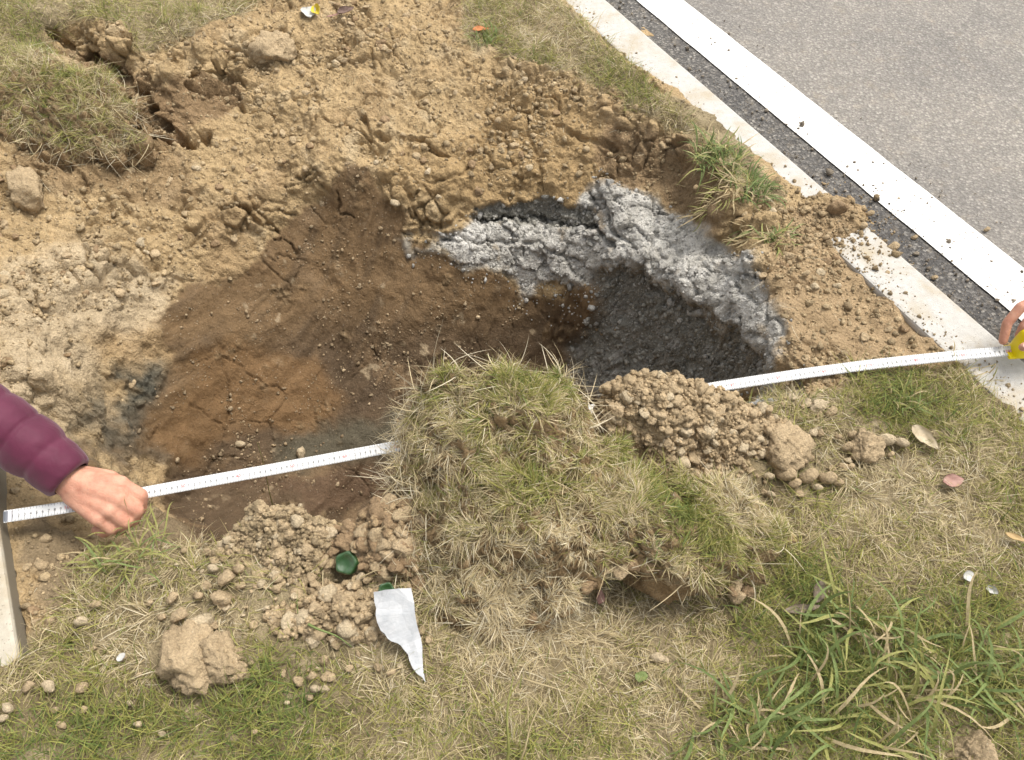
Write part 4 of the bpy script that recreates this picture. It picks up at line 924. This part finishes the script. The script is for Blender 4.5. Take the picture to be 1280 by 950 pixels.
def stalk(label, p0, p1, width, mat, name='grass_stalk', arch=0.02, cat='straw'):
    a_, b_ = np.array(p0), np.array(p1); seg = 10; us = np.linspace(0, 1, seg + 1)
    ax = b_ - a_; sd = np.cross(ax, [0, 0, 1]); sd /= max(np.linalg.norm(sd), 1e-6); V = []
    up = np.cross(sd, ax); up /= max(np.linalg.norm(up), 1e-6)
    for u in us:
        p = a_ + ax * u + up * arch * math.sin(u * 3.14) + sd * .15 * arch * math.sin(u * 7) - a_
        h = width * .5 * (1 - .7 * u)
        V += [p - sd * h, p + up * h * .8, p + sd * h, p - up * h * .8]
    o = link(name, mesh_np(name, np.array(V), grid_faces(seg + 1, 4, True), M_BL[mat]), None, a_); return tag(o, label, cat)
stalk('single thin grass stalk rising across the tape over the pit', hit(350, 652, zt), P(323, 552, .16), .0032, 2)
stalk('second thin stalk crossing the tape beside the fist', hit(190, 672, zt), P(232, 632, .06), .003, 3)
stalk('long green blade standing alone on the turf in front of the white card', hit(632, 960, zt), P(640, 845, .10), .006, 2, 'grass_stalk')
stalk('long curved straw beside the lone green blade', hit(645, 960, zt), P(684, 868, .06), .004, 3, 'straw')
stalk('pale straw lying on the turf below the turf lump', hit(655, 852, zt) + [0, 0, .015], hit(722, 877, zt) + [0, 0, .02], .0042, 3, 'straw', .006)
stalk('short pale straw on the turf under the turf lump edge', hit(612, 855, zt) + [0, 0, .01], hit(618, 826, zt) + [0, 0, .03], .0036, 3, 'straw', .004)
stalk('pale root sticking out of the turf lump over the pit', P(520, 582, .10), P(480, 578, .10), .0042, 3, 'root', .006, 'root')
stalk('bent pale root hanging from the turf lump over the brown pit', P(525, 592, .08), P(492, 612, .05), .0042, 3, 'root', .012, 'root')
stalk('long straw lying on the turf lump', P(690, 600, .185), P(728, 622, .175), .003, 3, 'straw', .004)
stalk('straw lying over soil beside the green bottle base', P(450, 722, .05), P(478, 712, .055), .0035, 3, 'straw', .004)
stalk('green blade lying beside the soil spread under the white card', P(385, 780, .045), P(440, 808, .03), .005, 0, 'grass_stalk', .01)
stalk('tall dry stem leaning from the broad bladed tuft', hit(1060, 800, zt), P(1055, 690, .12), .004, 3, 'straw', .01)
stalk('dry stem slanting over the turf above the broad bladed tuft', hit(1100, 760, zt), P(1165, 670, .10), .0035, 3, 'straw', .012)
stalk('dark dry twig standing at the road kerb', hit(740, 45, zt), P(758, 10, .03), .003, 3, 'twig', .01, 'twig')

# ------------------------------------------------------------------ leaves, petals, card, bottle
def leaf(name, label, px, py, length, width, ang, mat, z=0.012, cup=.25, tilt=(0, 0), cat='leaf', tip=1.0, fold=.0):
    q = hit(px, py, zt); nu, nv = 15, 7; V = []
    for i in range(nu):
        u = i / (nu - 1); hw = width / 2 * max(math.sin(math.pi * min(1, u ** .8)) ** (.8 * tip), .03)
        for j in range(nv):
            v = j / (nv - 1) * 2 - 1
            V.append(((u - .5) * length, v * hw, cup * (abs(v) ** 1.5) * hw + cup * .5 * length * (u - .5) ** 2 + .04 * width * math.sin(9 * u + 4 * v) + fold * abs(v) * hw))
    V = np.array(V); V[:, 1] *= 1 + .35 * fbm(np.c_[V[:, 0] * 3.2 / length, V[:, 1] * 0, V[:, 2] * 0 + px], 3); V[:, 2] += .10 * width * fbm(V * 2.2 / length + px, 3); top = grid_faces(nu, nv); n0 = len(V); th = .0006
    V = np.r_[V + [0, 0, th], V - [0, 0, th]]; bot = top[:, ::-1] + n0; side = []
    bd = [j for j in range(nv)] + [i * nv + nv - 1 for i in range(1, nu)] + [(nu - 1) * nv + j for j in range(nv - 2, -1, -1)] + [i * nv for i in range(nu - 2, 0, -1)]
    for a_, b_ in zip(bd, bd[1:] + bd[:1]): side.append([a_, a_ + n0, b_ + n0, b_])
    o = link(name, mesh_np(name, V, np.r_[top, bot, np.array(side)], mat)); o.location = (q[0], q[1], q[2] + z * .7)
    o.rotation_euler = (tilt[0], tilt[1], math.radians(ang)); return tag(o, label, cat)
ML_O = leaf_material('orange_leaf', (0.50, 0.17, 0.06), (0.60, 0.26, 0.10)); ML_Y = leaf_material('yellow_peel', (0.62, 0.45, 0.02), (0.68, 0.55, 0.08))
ML_W = leaf_material('white_petal', (0.42, 0.41, 0.37), (0.54, 0.53, 0.50), transl=.1); ML_B = leaf_material('brown_leaf', (0.15, 0.095, 0.075), (0.22, 0.15, 0.12))
ML_P = leaf_material('pink_leaf', (0.34, 0.19, 0.155), (0.42, 0.26, 0.21)); ML_C = leaf_material('buff_leaf', (0.46, 0.37, 0.24), (0.56, 0.47, 0.33))
ML_D = leaf_material('grey_leaf', (0.16, 0.125, 0.09), (0.23, 0.18, 0.13)); ML_T = leaf_material('tan_leaf', (0.40, 0.27, 0.12), (0.5, 0.36, 0.18))
leaf('leaf', 'small orange leaf lying in green grass on the far verge', 601, 42, .05, .028, 8, ML_O, .02)
leaf('peel', 'bright yellow fruit peel on the tan soil beside the dark dead leaf', 398, 20, .055, .030, -65, ML_Y, .022, .8, (.5, 0), 'peel')
leaf('petal', 'crumpled white scrap under the yellow peel', 387, 20, .06, .045, -70, ML_W, .012, .5, (0, 0), 'scrap', .5)
leaf('leaf', 'dark curled dead leaf beside the yellow peel', 433, 20, .06, .026, 38, ML_B, .02, .8, (.3, 0))
leaf('twig', 'short pinkish stem between the yellow peel and the dead leaf', 420, 24, .06, .008, 30, ML_P, .018, .5, cat='twig')
leaf('petal', 'larger of two white petals fallen on the turf', 1205, 724, .027, .018, 30, ML_W, .02, .6, (.35, .2), 'petal', .8)
leaf('petal', 'smaller of two white petals fallen on the turf', 1236, 742, .020, .014, -50, ML_W, .02, .7, (.4, -.3), 'petal', .8)
leaf('leaf', 'buff leaf lying on the right slope of the turf lump', 880, 631, .052, .020, -12, ML_C, .105, .4, (.25, 0))
leaf('leaf', 'faded pink leaf on the turf by the dark dip', 1187, 606, .046, .026, 12, ML_P, .022, .3, (.2, .1))
leaf('bark_chip', 'long pale bark chip standing in the turf above the pink leaf', 1152, 553, .066, .028, -52, ML_C, .026, .35, (.45, .1), 'bark chip')
leaf('leaf', 'grey brown dead leaf behind the broad bladed tuft', 1019, 744, .05, .022, 62, ML_D, .026, .6, (.2, 0))
leaf('leaf', 'grey flat dead leaf lying under the bent straws of the broad bladed tuft', 1000, 765, .07, .016, 8, ML_D, .02, .4)
leaf('leaf', 'small tan leaf in the turf at the right of the white petals', 1264, 678, .04, .012, -25, ML_T, .026, .4)
leaf('leaf', 'pinkish leaf bit in the hollow under the turf lump', 748, 752, .028, .018, 80, ML_P, .03, .5, (.5, 0))
leaf('petal', 'white fleck in the dry turf left of the cracked clod', 157, 826, .016, .011, 60, ML_W, .026, .4, (0, 0), 'petal', .6)
leaf('leaf', 'tiny green rounded leaf on the turf below the cream stone', 800, 850, .022, .017, 20, M_BL[0], .026, .3, cat='leaf', tip=.5)

M_CARD, n, b = new_mat('white_card')
tc = nd(n, 'ShaderNodeTexCoord').outputs['Object']
r_ = ramp(n, noise(n, 60, 5, .6, tc).outputs['Fac'], [(.35, (.38, .39, .40)), (.7, (.48, .48, .48))]); n.links.new(r_.outputs[0], b.inputs['Base Color']); b.inputs['Roughness'].default_value = .6
n.links.new(bump(n, noise(n, 40, 4, .6, tc).outputs['Fac'], .003, .6), b.inputs['Normal'])
def card():
    ol = [(467,740,.075),(480,738,.082),(498,736,.085),(514,735,.082),(518,755,.074),(521,780,.062),(526,797,.052),(528,820,.042),(532,853,.03),(522,843,.033),(512,826,.038),(505,812,.042),(497,804,.046),(484,797,.05),(476,788,.052),(470,770,.06),(468,752,.068)]
    ol = [q for a_, b_ in zip(ol, ol[1:] + ol[:1]) for q in (a_, tuple((np.array(a_) + b_) / 2 + [random.uniform(-1.6, 1.6) if a_[1] > 745 else 0, random.uniform(-1.2, 1.2) if a_[1] > 745 else 0, 0]))]
    p = np.array([P(*q) for q in ol]); base = p.mean(0) - [0, 0, .03]
    import bmesh
    bm = bmesh.new(); vs_ = [bm.verts.new(q - base) for q in p]; f = bm.faces.new(vs_)
    if f.normal.z < 0: f.normal_flip()
    bm.normal_update()
    ext = bmesh.ops.extrude_face_region(bm, geom=[f]); up = [v for v in ext['geom'] if isinstance(v, bmesh.types.BMVert)]
    for v in up: v.co += Vector((0, -.0004, .0016))
    bmesh.ops.triangulate(bm, faces=bm.faces[:]); bmesh.ops.subdivide_edges(bm, edges=bm.edges[:], cuts=2, use_grid_fill=True)
    co = np.array([v.co[:] for v in bm.verts]); dz = .007 * fbm(co * 26 + 3, 4)
    fold_x = P(483, 740, .08)[0] - base[0]
    for v, d in zip(bm.verts, dz): v.co.z += d + .05 * max(0, fold_x - v.co.x)
    bmesh.ops.recalc_face_normals(bm, faces=bm.faces[:])
    o = link('torn_card', bm_mesh(bm, 'torn_card', M_CARD), None, base); return tag(o, 'torn pointed scrap of white card lying on the soil against the turf lump', 'card')
card()
# half buried green bottle: its ribbed base shows
M_GL, n, b = new_mat('green_plastic'); b.inputs['Base Color'].default_value = (.018, .07, .014, 1); b.inputs['Roughness'].default_value = .5; b.inputs['Transmission Weight'].default_value = .25; b.inputs['Specular IOR Level'].default_value = .5
def bottle(px, py, z, rad, tiltx, label, lobes=5):
    q = P(px, py, z); nu, nv = 18, 40; V = []
    prof = [(0, 0.30), (.2, .30), (.42, .22), (.62, .10), (.80, .0), (.93, .06), (1.0, .25), (1.02, .6), (1.02, 1.2), (1.0, 2.2), (.97, 2.6)]
    pr = np.array(prof); us = np.linspace(0, len(pr) - 1, nu)
    for u in us:
        r_ = np.interp(u, range(len(pr)), pr[:, 0]); h = np.interp(u, range(len(pr)), pr[:, 1])
        for j in range(nv):
            a_ = 2 * math.pi * j / nv; lob = 1 + .06 * math.cos(a_ * lobes) * (r_ > .3); hh = h - .10 * (1 + math.cos(a_ * lobes)) * .5 * (.5 < r_ < .97)
            V.append((r_ * lob * rad * math.cos(a_), r_ * lob * rad * math.sin(a_), -hh * rad))
    t_ = empty('bottle', q, label, 'bottle')
    link('base', mesh_np('base', np.array(V), grid_faces(nu, nv, True)[:, ::-1], M_GL), t_)
    t_.rotation_euler = tiltx; return t_
bottle(432, 704, .028, .021, (R(28), R(-8), 0), 'green ribbed plastic bottle base half buried in the soil above the white card')
bottle(483, 738, .062, .014, (R(15), R(10), 0), 'dark green bottle shoulder showing behind the white card')

# ------------------------------------------------------------------ hands
def skin_material():
    m, n, b = new_mat('skin'); tc = nd(n, 'ShaderNodeTexCoord').outputs['Object']
    r_ = ramp(n, noise(n, 45, 5, .6, tc).outputs['Fac'], [(.3, (.42, .19, .125)), (.7, (.55, .30, .205))])
    n.links.new(r_.outputs[0], b.inputs['Base Color']); b.inputs['Roughness'].default_value = .5
    b.inputs['Subsurface Weight'].default_value = .15; b.inputs['Subsurface Radius'].default_value = (.01, .004, .002); b.inputs['Subsurface Scale'].default_value = .5
    nn = bump(n, noise(n, 70, 5, .65, tc, 1.5).outputs['Fac'], .0035, .5); n.links.new(bump(n, noise(n, 420, 4, .6, tc).outputs['Fac'], .001, .6, nn), b.inputs['Normal']); return m
M_SKIN = skin_material()
M_NAIL, n, b = new_mat('nail'); b.inputs['Base Color'].default_value = (.60, .36, .28, 1); b.inputs['Roughness'].default_value = .3
def capsule(p0, p1, r0, r1, seg=16):
    p0, p1 = np.array(p0, float), np.array(p1, float); ax = p1 - p0; L = np.linalg.norm(ax); ax = ax / max(L, 1e-9)
    ref = np.array([0, 0, 1.]) if abs(ax[2]) < .9 else np.array([1., 0, 0]); u = np.cross(ax, ref); u /= np.linalg.norm(u); v = np.cross(ax, u)
    rows = []
    for a_ in np.linspace(-math.pi / 2 + .15, 0, 5): rows.append((r0 * math.sin(a_), r0 * math.cos(a_)))
    for a_ in np.linspace(0, math.pi / 2 - .15, 5): rows.append((L + r1 * math.sin(a_), r1 * math.cos(a_)))
    th = np.linspace(0, 2 * math.pi, seg, endpoint=False)
    V = np.concatenate([p0 + ax * h + r_ * (np.cos(th)[:, None] * u + np.sin(th)[:, None] * v) for h, r_ in rows])
    F = [list(q) for q in grid_faces(len(rows), seg, True)] + [list(range(seg))[::-1], list(range((len(rows) - 1) * seg, len(rows) * seg))]
    return V, F
def fused(name, caps, voxel, mat, parent, base, smooth_it=6):
    V, F, k = [], [], 0
    for c_ in caps:
        v, f = capsule(*c_); V.append(v - base); F += [[i + k for i in q] for q in f]; k += len(v)
    me = bpy.data.meshes.new(name); me.from_pydata(np.concatenate(V).tolist(), [], F); me.update()
    o = bpy.data.objects.new(name, me); C.objects.link(o)
    import bmesh
    bm = bmesh.new(); bm.from_mesh(me); bmesh.ops.recalc_face_normals(bm, faces=bm.faces[:]); bm.to_mesh(me); bm.free()
    md = o.modifiers.new('r', 'REMESH'); md.mode = 'VOXEL'; md.voxel_size = voxel; md.use_smooth_shade = True
    ms = o.modifiers.new('s', 'SMOOTH'); ms.factor = .5; ms.iterations = smooth_it
    dg = bpy.context.evaluated_depsgraph_get(); dg.update(); m2 = bpy.data.meshes.new_from_object(o.evaluated_get(dg))
    bpy.data.objects.remove(o, do_unlink=True); m2.name = name; m2.materials.clear(); m2.materials.append(mat)
    m2.polygons.foreach_set('use_smooth', np.ones(len(m2.polygons), bool)); return link(name, m2, parent)
def nail(p, nrm, along, size, parent, base):
    v, f = ICO[2]; z_ = Vector(nrm).normalized(); x_ = Vector(along); x_ = (x_ - z_ * x_.dot(z_)).normalized(); y_ = z_.cross(x_)
    mt = Matrix((x_, y_, z_)).transposed(); q = np.array(v) * [size * .62, size * .45, size * .10]
    q = q @ np.array(mt).T + np.array(p) - base; link('nail', mesh_np('nail', q, f, M_NAIL), parent)
# left fist
wrist = P(88, 599, .085); elbow = P(-190, 415, .30); shoulder = P(-420, 260, .62)
pl = empty('person', np.array([*P(110, 640, .02)[:2], 0.0]), 'arm in maroon quilted jacket, fist pinning the tape end at the beige kerb', 'person'); bl = np.array(pl.location)
mi_, mm_, mr_, mp_ = P(150, 606, .078), P(148, 624, .076), P(138, 638, .07), P(124, 648, .062)
caps = [(shoulder, elbow, .045, .038), (elbow, wrist, .036, .026), (P(84, 604, .078), P(100, 610, .076), .025, .027),
        (wrist, mi_, .024, .0175), (wrist, mm_, .025, .018), (P(92, 612, .072), mr_, .024, .0165), (P(94, 618, .066), mp_, .023, .0155), (P(105, 612, .062), P(135, 625, .055), .028, .024)]
fing = [(mi_, P(176, 619, .058), P(176, 636, .030), P(163, 644, .022), .0120), (mm_, P(171, 638, .052), P(166, 652, .026), P(150, 654, .018), .0125),
        (mr_, P(158, 653, .046), P(150, 662, .022), P(137, 661, .016), .0115), (mp_, P(139, 661, .042), P(130, 666, .022), P(120, 662, .016), .0105)]
for a_, b_, c_, d_, r_ in fing: caps += [(a_, b_, r_ * 1.25, r_ * 1.05), (b_, c_, r_ * 1.05, r_ * .92), (c_, d_, r_ * .92, r_ * .8)]
t0, t1, t2, t3 = P(104, 594, .078), P(138, 597, .065), P(160, 609, .050), P(180, 622, .036)
caps += [(t0, t1, .018, .014), (t1, t2, .0135, .0115), (t2, t3, .0115, .0095)]
body = fused('arm', caps, .0026, M_SKIN, pl, bl, 7)
nail(t3 + np.array([-.003, 0, .009]), (-.1, .1, 1), t3 - t2, .012, body, bl)
# quilted sleeve
M_SLV, n, b = new_mat('maroon_nylon'); tc = nd(n, 'ShaderNodeTexCoord').outputs['Object']
r_ = ramp(n, noise(n, 20, 4, .6, tc).outputs['Fac'], [(.3, (.070, .0085, .026)), (.7, (.098, .013, .037))]); n.links.new(r_.outputs[0], b.inputs['Base Color']); b.inputs['Roughness'].default_value = .62
b.inputs['Sheen Weight'].default_value = .2
nn = bump(n, noise(n, 22, 3, .5, tc, .6).outputs['Fac'], .006, .45); nn = bump(n, noise(n, 900, 2, .5, tc).outputs['Fac'], .0006, .4, nn); n.links.new(nn, b.inputs['Normal'])
M_LIN, n, b = new_mat('dark_lining'); b.inputs['Base Color'].default_value = (.02, .012, .016, 1); b.inputs['Roughness'].default_value = .8
def sleeve(path, radii, seams, mat, parent, base, name, cuff_in=True, nv=56, amp=.0085):
    path = np.array(path); d = np.r_[0, np.cumsum(np.linalg.norm(np.diff(path, axis=0), axis=1))]; L = d[-1]; nu = int(L / .004)
    V = []; prev = None
    for i in range(nu + 1):
        u = L * i / nu; p = np.array([np.interp(u, d, path[:, k]) for k in range(3)])
        e = .03; a0 = np.array([np.interp(max(u - e, 0), d, path[:, k]) for k in range(3)]); a1 = np.array([np.interp(min(u + e, L), d, path[:, k]) for k in range(3)])
        ax = a1 - a0; ax /= np.linalg.norm(ax); up = np.array([0, 0, 1.]) - ax * ax[2]; up /= np.linalg.norm(up); sd = np.cross(ax, up)
        r_ = np.interp(u, d, radii); x_ = (u % seams) / seams
        puff = amp * (math.sin(math.pi * x_) ** .28) if seams else 0
        th = np.linspace(0, 2 * math.pi, nv, endpoint=False); q = np.c_[np.cos(th), np.sin(th)]
        wr = amp * .30 * fbm(np.c_[q * 1.6, np.full(nv, u * 28)] + 3, 3) + amp * .10 * fbm(np.c_[q * 5, np.full(nv, u * 60)] + 8, 2)
        near_seam = 1 - math.sin(math.pi * x_) if seams else 0; rr = r_ + puff + wr + .0035 * near_seam * fbm(np.c_[q * 7, np.full(nv, u * 12)] + 21, 2)
        V.append(p + (rr * np.cos(th))[:, None] * up + (rr * np.sin(th))[:, None] * sd - base)
    p, ax0 = path[0] - base, (path[1] - path[0]) / np.linalg.norm(path[1] - path[0])
    first = V[0]
    rim = [p + (first - p) * .80 + ax0 * .030, p + (first - p) * .84 + ax0 * .012, p + (first - p) * .93 + ax0 * .001]
    V = rim + V; V = np.concatenate(V); Q = grid_faces(len(V) // nv, nv, True)
    me = mesh_np(name, V, Q, mat); me.materials.append(M_LIN)
    idx = np.zeros(len(Q), np.int32); idx[: nv * 2] = 1; me.polygons.foreach_set('material_index', idx)
    o = link(name, me, parent); return o
cuff = P(89, 598, .086)
sleeve([cuff, P(50, 566, .12), P(0, 533, .16), elbow, shoulder], [.037, .046, .052, .062, .072], .058, M_SLV, pl, bl, 'sleeve')

# right hand with the case
pr_ = empty('person', np.array([*P(1310, 430, .02)[:2], 0.0]), 'hand gripping the yellow tape case above the road kerb', 'person'); br = np.array(pr_.location)
wr = P(1400, 335, .19); el = P(1600, 190, .42)
m1, m2, m3, m4 = P(1318, 366, .135), P(1335, 374, .14), P(1352, 385, .138), P(1366, 398, .13)
caps = [(el, wr, .040, .027), (wr, m1, .026, .018), (wr, m2, .027, .0185), (wr, m3, .026, .0175), (wr, m4, .024, .0165)]
for a_, b_, c_, d_, r_ in [(m1, P(1276, 384, .115), P(1259, 404, .085), P(1254, 426, .055), .0112), (m2, P(1296, 388, .12), P(1280, 408, .09), P(1274, 420, .06), .0112),
                           (m3, P(1318, 398, .12), P(1302, 412, .09), P(1296, 424, .06), .0108), (m4, P(1340, 410, .115), P(1324, 424, .085), P(1318, 432, .06), .0098)]:
    caps += [(a_, b_, r_ * 1.2, r_), (b_, c_, r_, r_ * .92), (c_, d_, r_ * .92, r_ * .82)]
q0_, q1_, q2_, q3_ = P(1390, 372, .15), P(1345, 405, .125), P(1305, 424, .10), P(1279, 434, .088)
caps += [(q0_, q1_, .019, .014), (q1_, q2_, .0135, .012), (q2_, q3_, .0115, .009)]
body_r = fused('arm', caps, .0026, M_SKIN, pr_, br, 6)
nail(q3_ + np.array([0, -.003, .0085]), (0, -.35, 1), q3_ - q2_, .012, body_r, br)
M_DSL, n, b = new_mat('dark_jacket'); b.inputs['Base Color'].default_value = (.03, .032, .04, 1); b.inputs['Roughness'].default_value = .8
sleeve([lerp(wr, el, .15), lerp(wr, el, .6), el, el + (el - wr) * .6], [.042, .05, .056, .065], .2, M_DSL, pr_, br, 'sleeve')

# ------------------------------------------------------------------ measuring tape
tape = empty('measuring_tape', P(1270, 440, .0), 'white steel measuring tape stretched across the pit from its yellow case', 'measuring tape'); bt = np.array(tape.location)
tp = np.array([P(5, 646, .060), P(60, 638, .056), P(130, 626, .048), P(180, 616, .040), P(345, 586, .026), P(512, 555, .018), P(725, 515, .014), P(893, 484, .014), P(1000, 467.5, .018), P(1090, 455.5, .022), P(1180, 446, .028), P(1268, 438, .036)])
dd = np.r_[0, np.cumsum(np.linalg.norm(np.diff(tp, axis=0), axis=1))]; TL = dd[-1]
M_TAPE, n, b = new_mat('tape_enamel'); b.inputs['Base Color'].default_value = (.58, .58, .57, 1); b.inputs['Roughness'].default_value = .4
M_INK, n, b = new_mat('black_print'); b.inputs['Base Color'].default_value = (.02, .02, .022, 1); b.inputs['Roughness'].default_value = .5
M_RED, n, b = new_mat('red_print'); b.inputs['Base Color'].default_value = (.55, .03, .03, 1); b.inputs['Roughness'].default_value = .5
TW = .0225
def _sm(u):
    # smooth path through the control points
    return np.array([np.interp(u, dd, tp[:, k]) for k in range(3)])
uu = np.linspace(0, TL, 420); raw = np.stack([np.interp(uu, dd, tp[:, k]) for k in range(3)], 1)
for _ in range(60): raw[1:-1] = raw[1:-1] * .5 + (raw[:-2] + raw[2:]) * .25
def frame(u):
    p = np.array([np.interp(u, uu, raw[:, k]) for k in range(3)]); e = .01
    a0 = np.array([np.interp(max(u - e, 0), uu, raw[:, k]) for k in range(3)]); a1 = np.array([np.interp(min(u + e, TL), uu, raw[:, k]) for k in range(3)])
    ax = (a1 - a0) / np.linalg.norm(a1 - a0); up = np.array([0, -.30, 1.]); up -= ax * (up @ ax); up /= np.linalg.norm(up); sd = np.cross(up, ax)
    return p, ax, sd, up
V = []; cs = np.linspace(-.5, .5, 7)
for u in uu:
    p, ax, sd, up = frame(u)
    top = [p + sd * (c * TW) + up * (.0022 * (4 * c * c) - .0011) for c in cs]
    V += [q - bt for q in top] + [q - up * .00035 - bt for q in top[::-1]]
blade = link('blade', mesh_np('blade', np.array(V), grid_faces(len(uu), 14, True), M_TAPE), tape)
PV, PF = [], []
def tick(u, c0, c1, w_):
    p, ax, sd, up = frame(u); k = len(PV)
    for du, c in ((-w_ / 2, c0), (w_ / 2, c0), (w_ / 2, c1), (-w_ / 2, c1)):
        PV.append(p + ax * du + sd * (c * TW) + up * (.0022 * 4 * c * c - .0011 + .0004) - bt)
    PF.append([k, k + 1, k + 2, k + 3])
nm = int((TL - .01) / .001)
for k in range(0, nm):
    u = .004 + k * .001
    if k % 10 == 0: tick(u, -.5, -.14 if k % 50 else -.02, .0006); tick(u, .5, .30, .0005)
    elif k % 5 == 0: tick(u, -.5, -.30, .0004); tick(u, .5, .38, .0004)
    elif k % 2 == 0: tick(u, -.5, -.38, .0003)
mk = tag(link('graduation', mesh_np('graduation', np.array(PV), np.array(PF), M_INK, None, False), blade), kind='stuff')
DG = {}
for ch in '0123456789':
    cu = bpy.data.curves.new('t', 'FONT'); cu.body = ch; cu.size = 1; cu.align_x = 'CENTER'; cu.resolution_u = 2
    o = bpy.data.objects.new('t', cu); C.objects.link(o); dg = bpy.context.evaluated_depsgraph_get(); dg.update()
    me = bpy.data.meshes.new_from_object(o.evaluated_get(dg)); me.calc_loop_triangles()
    DG[ch] = (np.array([v.co[:] for v in me.vertices]), np.array([t_.vertices[:] for t_ in me.loop_triangles]))
    bpy.data.objects.remove(o, do_unlink=True); bpy.data.meshes.remove(me); bpy.data.curves.remove(cu)
def numbers(name, sel, size, off, mat):
    V, F, k = [], [], 0
    for cm in range(1, int(TL * 100)):
        if not sel(cm): continue
        txt = str(cm) if cm % 10 == 0 else str(cm % 10)
        for j, ch in enumerate(txt):
            gv_, gf = DG[ch]; u0 = .004 + cm * .01 + (j - (len(txt) - 1) / 2) * size * .58
            p, ax, sd, up = frame(min(u0, TL - .002))
            loc = p + np.outer(gv_[:, 0] * size, ax) + np.outer(gv_[:, 1] * size + off, sd) + up * .0002 - bt
            c_ = (gv_[:, 1] * size + off) / TW; loc = loc + np.outer(.0022 * 4 * c_ * c_ - .0011 + .0003, up)
            V.append(loc); F.append(gf + k); k += len(gv_)
    if V: tag(link(name, mesh_np(name, np.concatenate(V), np.concatenate(F), mat, None, False), blade), kind='stuff')
numbers('numbers', lambda c: c % 10 != 0, .0075, -.0030, M_INK)
numbers('numbers', lambda c: c % 10 == 0, .0085, -.0030, M_RED)
# end hook at the beige kerb
M_STEEL, n, b = new_mat('steel'); b.inputs['Base Color'].default_value = (.45, .45, .46, 1); b.inputs['Metallic'].default_value = 1; b.inputs['Roughness'].default_value = .35
p, ax, sd, up = frame(0.0)
hv = []
for du, dz in ((.014, .0010), (-.001, .0010), (-.0015, -.011), (-.0005, -.011), (.0, .0), (.014, .0)):
    for c in (-.42, .42): hv.append(p + ax * du + sd * c * TW + up * dz - bt)
hq = [[2 * i, 2 * i + 1, 2 * (i + 1) % 12 + 1, 2 * (i + 1) % 12] for i in range(6)]
link('hook', mesh_np('hook', np.array(hv), np.array(hq), M_STEEL, None, False), tape)
# case
M_YEL, n, b = new_mat('yellow_plastic'); b.inputs['Base Color'].default_value = (.72, .58, .01, 1); b.inputs['Roughness'].default_value = .35
M_BLK, n, b = new_mat('black_rubber'); b.inputs['Base Color'].default_value = (.02, .02, .02, 1); b.inputs['Roughness'].default_value = .7
import bmesh
p, ax, sd, up = frame(TL)
ax_h = np.array([ax[0], ax[1], 0]); ax_h /= np.linalg.norm(ax_h); sdh = np.array([-ax_h[1], ax_h[0], 0])
def case_mesh(name, L0, L1, W_, z0, z1, bev, mat):
    bm = bmesh.new(); bmesh.ops.create_cube(bm, size=1)
    for v in bm.verts:
        q = p + ax_h * lerp(L0, L1, v.co.x + .5) + sdh * W_ * v.co.y - bt; q[2] = lerp(z0, z1, v.co.z + .5) - bt[2]; v.co = Vector(q)
    bmesh.ops.bevel(bm, geom=bm.edges[:], offset=bev, segments=4, affect='EDGES', profile=.5)
    return link(name, bm_mesh(bm, name, mat, True), tape)
cs_ = case_mesh('case', -.006, .068, .042, p[2] - .010, p[2] + .058, .011, M_YEL)
case_mesh('rubber_grip', .012, .073, .034, p[2] - .006, p[2] + .0595, .010, M_BLK)
case_mesh('lip', -.016, .004, .034, p[2] - .009, p[2] - .002, .002, M_YEL)
print('tape length', TL)
